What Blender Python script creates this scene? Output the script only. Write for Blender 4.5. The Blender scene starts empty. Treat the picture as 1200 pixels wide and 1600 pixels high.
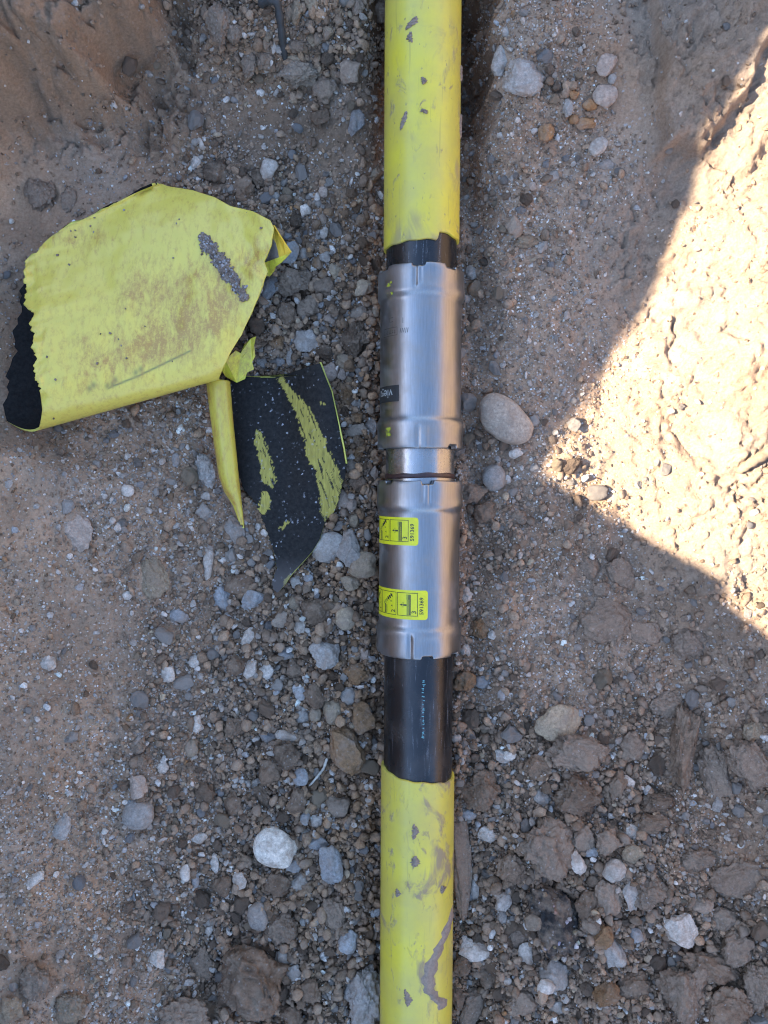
import bpy, math, random
import numpy as np
from mathutils import Vector, Matrix

rng = np.random.default_rng(11)
random.seed(11)
sc = bpy.context.scene
COL = sc.collection
# ------------------------------------------------------------------ camera
F, CX, CY, CZ = 1150.0, 600.0, 800.0, 0.70        # focal length (photo px), principal point, camera height (m)
cam = bpy.data.cameras.new('camera')
cam.sensor_fit = 'VERTICAL'
cam.sensor_height = 36.0
cam.sensor_width = 27.0
cam.lens = 36.0 * F / 1600.0
cam.clip_start, cam.clip_end = 0.01, 500.0
cam.dof.use_dof = True
cam.dof.focus_distance = 0.675
cam.dof.aperture_fstop = 7.5
camo = bpy.data.objects.new('camera', cam)
camo.location = (0, 0, CZ)
COL.objects.link(camo)
sc.camera = camo
# ------------------------------------------------------------------ sky, sun, exposure
SUN_EL, SUN_AZ = math.radians(33), math.radians(-90)      # azimuth from +Y, clockwise
S = Vector((math.sin(SUN_AZ) * math.cos(SUN_EL), math.cos(SUN_AZ) * math.cos(SUN_EL), math.sin(SUN_EL)))
w = bpy.data.worlds.new('World')
sc.world = w
w.use_nodes = True
nt = w.node_tree
sky = nt.nodes.new('ShaderNodeTexSky')
sky.sky_type = 'NISHITA'
sky.sun_disc = False
sky.sun_elevation = SUN_EL
sky.sun_rotation = SUN_AZ
sky.air_density = 1.0
sky.dust_density = 0.3
sky.ozone_density = 2.0
nt.links.new(sky.outputs[0], nt.nodes['Background'].inputs[0])
nt.nodes['Background'].inputs[1].default_value = 0.15
sun = bpy.data.lights.new('sun', 'SUN')
sun.energy = 5.0
sun.angle = math.radians(0.42)
sun.color = (1.0, 0.90, 0.73)
suno = bpy.data.objects.new('sun', sun)
suno.rotation_euler = (-S).to_track_quat('-Z', 'Y').to_euler()
suno.location = S * 20
COL.objects.link(suno)
sc.view_settings.view_transform = 'Standard'
sc.view_settings.look = 'None'
sc.view_settings.gamma = 1.0
sc.view_settings.exposure = 2.45
sc.cycles.use_denoising = True
sc.render.filter_size = 1.1
sc.cycles.pixel_filter_type = 'BLACKMAN_HARRIS'
sc.cycles.filter_width = 1.1
sc.cycles.max_bounces = 6

# ------------------------------------------------------------------ noise helpers
_perm = np.random.default_rng(5).permutation(512).astype(np.int64)
_grad = np.random.default_rng(6).normal(size=(512, 3))
_grad /= np.linalg.norm(_grad, axis=1)[:, None]


def perlin(p, seed=0):
    p = np.asarray(p, float)
    i = np.floor(p).astype(np.int64)
    f = p - i
    u = f * f * f * (f * (f * 6 - 15) + 10)
    out = 0
    for dx in (0, 1):
        for dy in (0, 1):
            for dz in (0, 1):
                h = _perm[(_perm[(_perm[(i[:, 0] + dx + seed * 17) & 511] + i[:, 1] + dy) & 511] + i[:, 2] + dz) & 511]
                g = _grad[h]
                d = g[:, 0] * (f[:, 0] - dx) + g[:, 1] * (f[:, 1] - dy) + g[:, 2] * (f[:, 2] - dz)
                wx = u[:, 0] if dx else 1 - u[:, 0]
                wy = u[:, 1] if dy else 1 - u[:, 1]
                wz = u[:, 2] if dz else 1 - u[:, 2]
                out = out + d * wx * wy * wz
    return out


def fbm2(x, y, wl, octv=3, seed=0):
    a, s, t = 1.0, 0.0, 0
    for o in range(octv):
        k = 2 ** o / wl
        t = t + a * perlin(np.stack([x * k, y * k, np.full_like(x, 3.7 * o + 0.31 * seed)], 1), seed + o)
        a *= 0.5
    return t * 1.6


def sst(a, b, x):
    t = np.clip((x - a) / (b - a), 0, 1)
    return t * t * (3 - 2 * t)


def in_poly(px, py, poly):
    px = np.asarray(px, float)
    py = np.asarray(py, float)
    r = np.zeros(px.shape, bool)
    n = len(poly)
    for i in range(n):
        x0, y0 = poly[i]
        x1, y1 = poly[(i + 1) % n]
        if y0 == y1:
            continue
        c = ((y0 > py) != (y1 > py)) & (px < (x1 - x0) * (py - y0) / (y1 - y0) + x0)
        r ^= c
    return r


def seg_dist(px, py, pts):
    d = np.full(np.shape(px), 1e9)
    for (x0, y0), (x1, y1) in zip(pts[:-1], pts[1:]):
        vx, vy = x1 - x0, y1 - y0
        t = np.clip(((px - x0) * vx + (py - y0) * vy) / (vx * vx + vy * vy), 0, 1)
        d = np.minimum(d, np.hypot(px - x0 - t * vx, py - y0 - t * vy))
    return d


# ------------------------------------------------------------------ soil zones (control points on the trench floor, in units of 0.61 mm from the corner of the plot)
M = 0.7 / F                                           # metres per unit on the floor
#        x     y    coarse grit  clay warm
ZP = [(40, 60, .0, .03, 0, .3), (180, 60, .05, .03, 0, .35), (40, 260, .02, .05, 0, .5), (170, 250, .03, .25, 0, .5), (260, 200, .05, .3, 0, .5),
      (400, 60, .85, .5, 0, .5), (520, 60, .8, .5, 0, .4), (400, 200, .1, .35, 0, .35), (520, 230, .15, .3, 0, .5), (330, 260, .5, .9, 0, .3),
      (440, 300, .7, .9, 0, .3), (540, 340, .45, 1, 0, .9), (560, 420, .7, 1, 0, .9), (480, 450, 1, .8, 0, .4), (480, 560, 1, .8, 0, .4),
      (560, 600, 1, .8, 0, .8), (570, 760, 1, .7, 0, .9), (560, 900, 1, .7, 0, .8), (470, 980, 1, .8, 0, .4), (560, 1050, 1, .8, 0, .9),
      (400, 1000, .75, 1, 0, .3), (300, 980, .4, 1, 0, .3), (220, 900, .12, .9, 0, .4), (330, 860, .3, 1, 0, .4), (300, 720, .3, 1, 0, .4),
      (150, 740, .08, .9, 0, .4), (200, 800, .1, 1, 0, .4), (60, 800, .02, .35, 0, .7), (60, 980, .03, .7, 0, .6), (130, 960, .03, .35, 0, .6),
      (150, 1080, .05, .6, 0, .6), (50, 1150, .02, .5, 0, .6), (270, 1120, .4, 1, 0, .3), (420, 1150, .9, .9, 0, .4), (540, 1250, 1, .6, 0, .9),
      (300, 1280, .55, 1, 0, .3), (180, 1300, .12, 1, 0, .4), (60, 1300, .04, .8, 0, .5), (420, 1320, .95, .9, 0, .4), (560, 1430, 1, .7, 0, .6),
      (250, 1430, .35, 1, 0, .3), (120, 1420, .08, .9, 0, .4), (60, 1520, .1, .25, 0, .6), (200, 1540, .15, 1, 0, .3), (350, 1500, .8, 1, 0, .3),
      (480, 1560, 1, .8, 0, .4), (30, 600, .03, .2, 0, .6),
      (780, 40, .12, 1, 0, .5), (860, 150, .2, 1, 0, .3), (930, 250, .1, 1, 0, .2), (760, 300, .25, 1, 0, .4), (860, 330, .1, .9, 0, .3),
      (750, 470, .25, 1, 0, .3), (860, 480, .05, 1, 0, .2), (800, 580, .08, 1, 0, .2), (900, 560, .02, .9, .1, .15), (760, 720, .35, 1, 0, .3),
      (840, 700, .1, 1, 0, .2), (760, 860, .5, .9, 0, .3), (860, 850, .25, .9, 0, .25), (820, 960, .15, 1, 0, .25), (950, 900, .25, .6, .1, .25),
      (1010, 150, .02, .06, 1, .2), (1080, 250, .02, .05, 1, .2), (1000, 420, .02, .25, .8, .1), (1100, 500, .01, .1, 1, .3), (1000, 680, .01, .3, .7, .3),
      (1150, 700, .02, .1, 1, .3), (1080, 850, .02, .15, 1, .2), (1150, 100, .05, .05, 1, .5), (1100, 980, .25, .4, .4, .3), (980, 1030, .3, .8, .1, .25),
      (770, 1060, .5, 1, 0, .4), (880, 1060, .2, 1, 0, .3), (760, 1180, .85, .9, 0, .4), (850, 1200, .8, .8, 0, .3), (980, 1150, .6, .8, .1, .3),
      (1100, 1130, .35, .6, .3, .3), (760, 1330, .95, .8, 0, .4), (880, 1330, 1, .7, 0, .3), (980, 1300, .95, .7, 0, .3), (1080, 1300, .45, .8, .1, .25),
      (1170, 1300, .3, .3, .4, .3), (760, 1500, 1, .9, 0, .3), (880, 1500, 1, .9, 0, .2), (1000, 1480, 1, .7, 0, .3), (1120, 1480, .9, .5, .1, .3),
      (1180, 1580, .5, .4, .3, .4), (1000, 1580, .8, .6, 0, .3)]
ZP = np.array(ZP, float)


def zones(u, v):
    """weights coarse, grit, clay, warm at floor-plan units u, v"""
    u = np.clip(u, -60, 1260)
    v = np.clip(v, -60, 1660)
    out = np.zeros((len(u), 4))
    for s in range(0, len(u), 60000):
        d2 = (u[s:s + 60000, None] - ZP[None, :, 0]) ** 2 + (v[s:s + 60000, None] - ZP[None, :, 1]) ** 2
        wt = 1.0 / (d2 + 700.0) ** 2
        wt /= wt.sum(1, keepdims=True)
        out[s:s + 60000] = wt @ ZP[:, 2:]
    return out


AXA, AXB = 0.0317, 0.0051            # pipe axis x = AXA + AXB*y
AZA, AZB = 0.0425, 0.0425            # pipe axis z


def U(x): return x / M + CX
def V(y): return CY - y / M


BANK = [(-400, 320), (0, 268), (40, 232), (90, 222), (130, 190), (200, 186), (235, 150), (290, 118), (300, 70), (328, 30), (322, -10), (350, -60), (400, -400)]
PLATE = [(978, -160), (985, 40), (974, 90), (986, 150), (992, 190), (989, 235), (1003, 262), (990, 287), (1020, 276), (1034, 292), (1060, 290), (1072, 262), (1098, 225), (1112, 180), (1142, 130), (1120, 60), (1130, -160)]
WALLV = np.array([-300, 0, 200, 350, 450, 560, 730, 900, 1000, 1150, 1300, 1600, 1900], float)
WALLU = np.array([985, 985, 992, 998, 975, 945, 930, 985, 1040, 1090, 1110, 1120, 1120], float)


def macro(x, y):
    u, v = U(x), V(y)
    z = 0.055 * sst(-0.13, -0.42, x)
    # slumped bank in the far corner
    d = seg_dist(u, v, BANK)
    inside = in_poly(u, v, BANK + [(-4000, -400), (-4000, 250)])
    sd = np.where(inside, d, -d)
    wob = 34 * fbm2(x, y, 0.055, 4, 41)
    z += 0.085 * sst(-30, 60, sd + wob) + 0.04 * sst(30, 260, sd) - 0.010 * np.exp(-((sd + 44 + wob) / 26.0) ** 2)
    # heap of clods at the far end left of the pipe
    z += 0.045 * sst(190, 70, v) * sst(290, 350, u) * sst(640, 560, u)
    z += 0.018 * sst(330, 180, v) * sst(240, 330, u) * sst(640, 540, u)
    # ledge right of the pipe, far end
    z += 0.040 * sst(420, 120, v) * sst(732, 758, u + 22 * fbm2(x, y, 0.045, 4, 8)) + 0.012 * sst(700, 420, v) * sst(730, 800, u)
    z += 0.012 * sst(725, 800, u)
    # hollow along the pipe
    hol = np.exp(-((u - 660) / 62.0) ** 4)
    z -= (0.003 + 0.014 * sst(330, 120, v)) * hol
    z -= 0.050 * sst(225, 165, v) * sst(714, 722, u) * sst(754, 740, u + 24 * fbm2(x, y, 0.04, 4, 77))
    ax_ = np.abs(u - (661 - v * 10.0 / 1600))
    z -= 0.010 * np.exp(-((u - (661 - v * 10.0 / 1600) + 62) / 13.0) ** 2)
    z += 0.0075 * (u > 655) * np.exp(-((ax_ - 60) / 15.0) ** 2) * sst(250, 380, v) * (1 + 0.9 * fbm2(x, y, 0.03, 2, 88))
    # trench wall on the right
    wu = np.interp(v, WALLV, WALLU) + 40 * fbm2(x, y, 0.10, 4, 23)
    t = np.maximum(0, (u - wu)) * M
    pd = seg_dist(u, v, PLATE + PLATE[:1])
    pd = np.where(in_poly(u, v, PLATE), pd, -pd) + 9 * fbm2(x, y, 0.03, 3, 61)
    z += 0.018 * sst(-3, 8, pd) + 0.006 * sst(8, 50, pd)
    z += 0.62 * (np.sqrt(t * t + 0.0004) - 0.02) + 0.5 * np.maximum(0, t - 0.16)
    # near right: slumped lumps
    z += 0.022 * sst(1150, 1400, v) * sst(760, 1000, u)
    # near left lumps
    z += 0.018 * sst(1420, 1560, v) * sst(230, 60, u)
    # resting places of the torn coating
    e = ((u - 205) / 290.0) ** 2 + ((v - 490) / 255.0) ** 2
    z = z * (1 - 0.85 * sst(1.15, 0.75, e)) + 0.007 * 0.85 * sst(1.15, 0.75, e)
    z -= 0.034 * np.exp(-((u - 40) / 36.0) ** 2 - ((v - 530) / 95.0) ** 4)
    e = ((u - 430) / 130.0) ** 2 + ((v - 740) / 200.0) ** 2
    z = z * (1 - 0.9 * sst(1.2, 0.8, e))
    return z


# shadow edge on the trench floor (plan units) -> crest of the added sun-blocking mound
EDGE = [(1330, -260), (1235, 40), (1200, 98), (1168, 150), (1128, 215), (1088, 280), (1058, 362), (1036, 420), (985, 520), (945, 585), (900, 655), (856, 722), (850, 738), (866, 752), (930, 788), (1000, 832), (1064, 868), (1118, 898), (1138, 912), (1136, 936), (1160, 958), (1200, 990), (1290, 1060), (1500, 1210)]
XC = -1.25


def field(x, y, fine=True):
    z = macro(x, y)
    u, v = U(x), V(y)
    Z = zones(u, v)
    c, g, k, wm = Z.T
    z = z + 0.0055 * fbm2(x, y, 0.09, 3, 1)
    z = z + (0.0030 + 0.008 * c) * fbm2(x, y, 0.028, 3, 2)
    bank = sst(345, 290, u) * sst(300, 210, v)
    z = z + bank * (0.018 * fbm2(x, y, 0.045, 3, 7) + 0.017 * np.abs(fbm2(x, y, 0.030, 4, 9)) + 0.0050 * fbm2(x, y, 0.010, 3, 14) - 0.008 * np.exp(-(fbm2(x, y, 0.03, 3, 10) / .07) ** 2))
    if fine:
        z = z + (0.0011 + 0.0016 * c) * fbm2(x, y, 0.009, 3, 3)
        z = z + 0.0006 * (1 - k) * fbm2(x, y, 0.0045, 2, 12)
        # clay: smeared plates with torn cracks
        wx = x + 0.010 * fbm2(x, y, 0.05, 2, 30)
        wy = y + 0.010 * fbm2(x, y, 0.05, 2, 31)
        r1 = np.abs(fbm2(wx * 1.25, wy, 0.055, 3, 32))
        r2 = np.abs(fbm2(wx * 1.2, wy, 0.022, 3, 33))
        msk = sst(-0.3, 0.25, fbm2(x, y, 0.08, 2, 36))
        z = z - k * (0.0055 * np.exp(-(r1 / 0.05) ** 2) * msk + 0.0030 * np.exp(-(r2 / 0.06) ** 2))
        z = z + k * (0.0060 * np.abs(fbm2(wx, wy, 0.034, 4, 34)) + 0.0050 * np.abs(fbm2(wx * 1.3, wy, 0.014, 3, 38)) + 0.0014 * fbm2(x, y, 0.007, 2, 35))
    return z, Z


def axis_grid(a0, a1, step, extra, far):
    core = list(np.arange(a0, a1 + step / 2, step))
    lo, hi = [], []
    s, p = step, core[0]
    while p > -far:
        s *= 1.22
        p -= s
        lo.append(p)
    s, p = step, core[-1]
    while p < far:
        s *= 1.22
        p += s
        hi.append(p)
    xs = sorted(set([round(q, 5) for q in lo[::-1] + core + hi] + [round(q, 5) for q in extra]))
    out = [xs[0]]
    for q in xs[1:]:
        if q - out[-1] > step * 0.45:
            out.append(q)
    return np.array(out)


STEP = 0.0021
gx = axis_grid(-0.46, 0.46, STEP, list(np.arange(-1.8, -0.6, 0.04)) + [XC] + list(np.arange(0.5, 1.5, 0.05)), 60.0)
gy = axis_grid(-0.60, 0.60, STEP, list(np.arange(-2.4, 2.4, 0.04)), 60.0)
gx[np.argmin(abs(gx - XC))] = XC
X2, Y2 = np.meshgrid(gx, gy, indexing='xy')
xf, yf = X2.ravel(), Y2.ravel()
xin = np.clip(xf, -0.62, 0.75)
yin = np.clip(yf, -0.75, 0.75)
zf, ZW = field(xin, yin)
NX, NY = len(gx), len(gy)


def ground_z(x, y):
    x = np.asarray(x, float)
    y = np.asarray(y, float)
    i = np.clip(np.searchsorted(gx, x) - 1, 0, NX - 2)
    j = np.clip(np.searchsorted(gy, y) - 1, 0, NY - 2)
    a = np.clip((x - gx[i]) / (gx[i + 1] - gx[i]), 0, 1)
    b = np.clip((y - gy[j]) / (gy[j + 1] - gy[j]), 0, 1)
    G = zf.reshape(NY, NX)
    return (G[j, i] * (1 - a) + G[j, i + 1] * a) * (1 - b) + (G[j + 1, i] * (1 - a) + G[j + 1, i + 1] * a) * b


def on_ground(px, py):
    """point of the trench floor that lies under a plan position"""
    px = np.asarray(px, float)
    py = np.asarray(py, float)
    z = np.zeros_like(px)
    for _ in range(14):
        x = (px - CX) / F * (CZ - z)
        y = (CY - py) / F * (CZ - z)
        z = 0.5 * z + 0.5 * ground_z(x, y)
    return x, y, z


# crest of the unseen added mound, solved from the shadow edge it casts
ex, ey, ez = on_ground([p[0] for p in EDGE], [p[1] for p in EDGE])
tt = (ex - XC) / (-S.x)
cy_, cz_ = ey + S.y * tt, ez + S.z * tt
o_ = np.argsort(cy_)
cy_, cz_ = cy_[o_], cz_[o_]
LEVEL = 0.62


def far_terrain(x, y, z):
    # walls of the trench outside the plot, field level, unseen mound added on the left to block sun
    up_r = LEVEL * sst(0.60, 1.25, x)
    z = np.where(x > 0.60, np.maximum(z, z * (1 - sst(0.6, 1.25, x)) + up_r), z)
    z = np.where(x < -0.56, np.maximum(z, z * (1 - sst(-0.56, -1.05, x)) + LEVEL * sst(-0.56, -1.05, x)), z)
    endy = sst(1.6, 2.6, np.abs(y))
    z = z * (1 - endy) + LEVEL * endy
    yy = np.interp(y, cy_, cz_, left=cz_[0], right=cz_[-1])
    fade = sst(4.0, 2.2, np.abs(y))
    crest = LEVEL + (yy - LEVEL) * fade
    h = crest - np.where(x > XC, 1.1, 0.50) * np.abs(x - XC)
    hm = np.where(x < -0.5, h, -9)
    return np.maximum(z, hm)


zf = far_terrain(xf, yf, zf)
mcol = {}


# ------------------------------------------------------------------ materials
def new_mat(name):
    m = bpy.data.materials.new(name)
    m.use_nodes = True
    n = m.node_tree
    return m, n, n.nodes['Principled BSDF'], n.links


def N(n, t, **kw):
    o = n.nodes.new(t)
    for k_, v_ in kw.items():
        if k_.startswith('i_'):
            o.inputs[k_[2:].replace('_', ' ')].default_value = v_
        else:
            setattr(o, k_, v_)
    return o


def noise(n, l, scale, detail=4, rough=0.6, vec=None, dist=0.0):
    t = N(n, 'ShaderNodeTexNoise')
    t.inputs['Scale'].default_value = scale
    t.inputs['Detail'].default_value = detail
    t.inputs['Roughness'].default_value = rough
    t.inputs['Distortion'].default_value = dist
    if vec is not None:
        l.new(vec, t.inputs['Vector'])
    return t.outputs['Fac']


def ramp(n, l, fac, a, b, ca=(0, 0, 0, 1), cb=(1, 1, 1, 1)):
    r = N(n, 'ShaderNodeValToRGB')
    r.color_ramp.elements[0].position = a
    r.color_ramp.elements[1].position = b
    r.color_ramp.elements[0].color = ca
    r.color_ramp.elements[1].color = cb
    l.new(fac, r.inputs['Fac'])
    return r.outputs['Color']


def mixc(n, l, fac, a, b, mode='MIX'):
    m = N(n, 'ShaderNodeMix', data_type='RGBA', blend_type=mode)
    for sock, val in ((m.inputs[0], fac), (m.inputs[6], a), (m.inputs[7], b)):
        if isinstance(val, (int, float)):
            sock.default_value = val
        elif isinstance(val, tuple):
            sock.default_value = val if len(val) == 4 else (*val, 1)
        else:
            l.new(val, sock)
    return m.outputs[2]


def bump(n, l, h, dist, strength=1.0, normal=None):
    b = N(n, 'ShaderNodeBump')
    b.inputs['Strength'].default_value = strength
    b.inputs['Distance'].default_value = dist
    l.new(h, b.inputs['Height'])
    if normal is not None:
        l.new(normal, b.inputs['Normal'])
    return b.outputs['Normal']


def coords(n, kind='Object'):
    return N(n, 'ShaderNodeTexCoord').outputs[kind]


def vscale(n, l, vec, s):
    m = N(n, 'ShaderNodeMapping')
    m.inputs['Scale'].default_value = s
    l.new(vec, m.inputs['Vector'])
    return m.outputs['Vector']


def attr(n, name='Col', out='Color'):
    a = N(n, 'ShaderNodeAttribute')
    a.attribute_name = name
    return a.outputs[out]


def mat_ground():
    m, n, p, l = new_mat('soil')
    c = coords(n)
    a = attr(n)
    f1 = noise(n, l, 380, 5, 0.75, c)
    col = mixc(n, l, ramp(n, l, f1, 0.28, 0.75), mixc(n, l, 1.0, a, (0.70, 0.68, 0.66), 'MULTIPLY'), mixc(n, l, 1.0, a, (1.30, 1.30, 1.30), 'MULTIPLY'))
    v = N(n, 'ShaderNodeTexVoronoi')
    v.inputs['Scale'].default_value = 520
    l.new(c, v.inputs['Vector'])
    sp = ramp(n, l, v.outputs['Color'], 0.80, 0.97)
    gm = N(n, 'ShaderNodeMath', operation='MULTIPLY')
    l.new(sp, gm.inputs[0])
    l.new(attr(n, 'Grit', 'Fac'), gm.inputs[1])
    col = mixc(n, l, gm.outputs[0], col, (0.40, 0.375, 0.35))
    l.new(col, p.inputs['Base Color'])
    p.inputs['Roughness'].default_value = 0.95
    p.inputs['Specular IOR Level'].default_value = 0.15
    ch = N(n, 'ShaderNodeMath', operation='MULTIPLY')
    l.new(noise(n, l, 75, 9, 0.72, vscale(n, l, c, (1.25, 0.9, 1)), 0.9), ch.inputs[0])
    l.new(attr(n, 'Clay', 'Fac'), ch.inputs[1])
    nb = bump(n, l, ch.outputs[0], 0.0075, 0.8)
    nb = bump(n, l, noise(n, l, 260, 6, 0.7, c), 0.0012, 0.8, nb)
    nb = bump(n, l, noise(n, l, 1000, 4, 0.75, c), 0.0009, 0.9, nb)
    l.new(nb, p.inputs['Normal'])
    return m


def mat_rock(name, use_attr, rough=0.85, spk=0.35, clod=False):
    m, n, p, l = new_mat(name)
    c = coords(n)
    if use_attr:
        base = attr(n)
        sc_ = 420
        vec = c
    else:
        oi = N(n, 'ShaderNodeObjectInfo')
        base = oi.outputs['Color']
        add = N(n, 'ShaderNodeVectorMath', operation='ADD')
        l.new(c, add.inputs[0])
        comb = N(n, 'ShaderNodeCombineXYZ')
        mm = N(n, 'ShaderNodeMath', operation='MULTIPLY')
        mm.inputs[1].default_value = 37.0
        l.new(oi.outputs['Random'], mm.inputs[0])
        l.new(mm.outputs[0], comb.inputs[0])
        l.new(comb.outputs[0], add.inputs[1])
        vec = add.outputs[0]
        sc_ = 300
    k = (0.55, 0.54, 0.53) if not clod else (0.6, 0.57, 0.55)
    f = noise(n, l, sc_, 6, 0.8, vec)
    col = mixc(n, l, ramp(n, l, f, 0.33, 0.68), mixc(n, l, 1.0, base, k, 'MULTIPLY'), mixc(n, l, 1.0, base, (1.28, 1.28, 1.28), 'MULTIPLY'))
    # dry soil dust in patches
    d = noise(n, l, 70, 4, 0.65, vec)
    col = mixc(n, l, ramp(n, l, d, 0.44, 0.68, (0, 0, 0, 1), (0.8, 0.8, 0.8, 1)), col, (0.27, 0.195, 0.14) if not clod else (0.31, 0.218, 0.148))
    if spk:
        v = N(n, 'ShaderNodeTexVoronoi')
        v.inputs['Scale'].default_value = 700
        l.new(vec, v.inputs['Vector'])
        s_ = ramp(n, l, v.outputs['Color'], 0.86, 0.96, (0, 0, 0, 1), (spk, spk, spk, 1))
        col = mixc(n, l, s_, col, (0.5, 0.47, 0.44))
    l.new(col, p.inputs['Base Color'])
    p.inputs['Roughness'].default_value = rough
    p.inputs['Specular IOR Level'].default_value = 0.25
    nb = bump(n, l, noise(n, l, 240, 6, 0.72, vec), 0.0040 if clod else 0.0018, 0.95)
    nb = bump(n, l, noise(n, l, 900, 3, 0.7, vec), 0.0005, 0.8, nb)
    l.new(nb, p.inputs['Normal'])
    return m


def mat_coating():
    """yellow polyethylene pipe coating, scuffed and soiled"""
    m, n, p, l = new_mat('yellow_coating')
    c = coords(n)
    st = vscale(n, l, c, (1, 0.22, 1))
    y = mixc(n, l, ramp(n, l, noise(n, l, 22, 3, 0.5, c), 0.3, 0.7), (0.61, 0.50, 0.04), (0.56, 0.475, 0.07))
    sc1 = ramp(n, l, noise(n, l, 260, 4, 0.7, st), 0.60, 0.78, (0, 0, 0, 1), (0.55, 0.55, 0.55, 1))
    y = mixc(n, l, sc1, y, (0.36, 0.29, 0.07))
    big = ramp(n, l, noise(n, l, 30, 5, 0.66, vscale(n, l, c, (1, 0.6, 1)), 0.6), 0.56, 0.65, (0, 0, 0, 1), (.85, .85, .85, 1))
    gate = ramp(n, l, noise(n, l, 9, 3, 0.6, c), 0.42, 0.55)
    g = N(n, 'ShaderNodeMath', operation='MULTIPLY')
    l.new(big, g.inputs[0])
    l.new(gate, g.inputs[1])
    g2 = N(n, 'ShaderNodeMath', operation='MAXIMUM')
    sm = ramp(n, l, noise(n, l, 85, 5, 0.7, vscale(n, l, c, (1, 0.45, 1)), 0.8), 0.60, 0.70, (0, 0, 0, 1), (.8, .8, .8, 1))
    l.new(g.outputs[0], g2.inputs[0])
    l.new(sm, g2.inputs[1])
    scr = ramp(n, l, noise(n, l, 320, 2, 0.5, vscale(n, l, c, (1, 0.012, 1))), 0.66, 0.70, (0, 0, 0, 1), (.45, .45, .45, 1))
    y = mixc(n, l, scr, y, (0.30, 0.24, 0.05))
    spk_ = ramp(n, l, noise(n, l, 190, 3, 0.6, vscale(n, l, c, (1, 0.6, 1))), 0.68, 0.73, (0, 0, 0, 1), (.7, .7, .7, 1))
    y = mixc(n, l, spk_, y, (0.16, 0.12, 0.08))
    film = ramp(n, l, noise(n, l, 14, 5, 0.7, c), 0.40, 0.70, (0, 0, 0, 1), (0.5, 0.5, 0.5, 1))
    y = mixc(n, l, film, y, (0.34, 0.25, 0.10))
    y = mixc(n, l, g2.outputs[0], y, (0.235, 0.165, 0.115))
    l.new(y, p.inputs['Base Color'])
    l.new(ramp(n, l, g2.outputs[0], 0, 1, (0.36, 0.36, 0.36, 1), (0.9, 0.9, 0.9, 1)), p.inputs['Roughness'])
    nb = bump(n, l, noise(n, l, 500, 4, 0.7, st), 0.00015, 0.5)
    nb = bump(n, l, g2.outputs[0], 0.0006, 0.8, nb)
    l.new(nb, p.inputs['Normal'])
    return m


def mat_sheet(name, inner=False):
    """torn coating: colour attribute carries the peeled patches and smears of soil (amount in its Dirt layer)"""
    m, n, p, l = new_mat(name)
    c = coords(n)
    st = vscale(n, l, c, (1, 0.35, 1))
    col = attr(n)
    if inner:
        f = noise(n, l, 300, 4, 0.7, c)
        col = mixc(n, l, ramp(n, l, f, 0.35, 0.75, (0, 0, 0, 1), (0.18, 0.18, 0.18, 1)), col, (0.12, 0.105, 0.09))
        v = N(n, 'ShaderNodeTexVoronoi')
        v.inputs['Scale'].default_value = 620
        l.new(c, v.inputs['Vector'])
        s_ = ramp(n, l, v.outputs['Color'], 0.84, 0.96)
        gt = ramp(n, l, noise(n, l, 40, 3, 0.6, c), 0.42, 0.62)
        col = mixc(n, l, mixc(n, l, 1.0, s_, gt, 'MULTIPLY'), col, (0.42, 0.40, 0.40))
        p.inputs['Roughness'].default_value = 0.55
        p.inputs['Specular IOR Level'].default_value = 0.10
    else:
        f = noise(n, l, 260, 5, 0.75, st)
        dm = N(n, 'ShaderNodeMath', operation='MULTIPLY')
        l.new(attr(n, 'Dirt', 'Fac'), dm.inputs[0])
        l.new(ramp(n, l, noise(n, l, 55, 6, 0.75, st, 0.4), 0.36, 0.66), dm.inputs[1])
        d = N(n, 'ShaderNodeMath', operation='MULTIPLY_ADD')
        l.new(dm.outputs[0], d.inputs[0])
        d.inputs[1].default_value = 0.46
        l.new(f, d.inputs[2])
        k = ramp(n, l, d.outputs[0], 0.52, 0.84, (0, 0, 0, 1), (0.8, 0.8, 0.8, 1))
        col = mixc(n, l, ramp(n, l, noise(n, l, 45, 4, 0.6, c), 0.4, 0.75, (0, 0, 0, 1), (0.3, 0.3, 0.3, 1)), col, (0.52, 0.40, 0.08))
        k = mixc(n, l, 1.0, k, ramp(n, l, noise(n, l, 420, 5, 0.8, c), 0.28, 0.50), 'MULTIPLY')
        col = mixc(n, l, k, col, (0.36, 0.17, 0.045))
        sm = ramp(n, l, noise(n, l, 110, 5, 0.7, st, 0.6), 0.65, 0.72, (0, 0, 0, 1), (.55, .55, .55, 1))
        col = mixc(n, l, sm, col, (0.36, 0.24, 0.08))
        p.inputs['Roughness'].default_value = 0.33
    l.new(col, p.inputs['Base Color'])
    l.new(bump(n, l, noise(n, l, 420, 4, 0.7, st), 0.00012, 0.5), p.inputs['Normal'])
    return m


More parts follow.
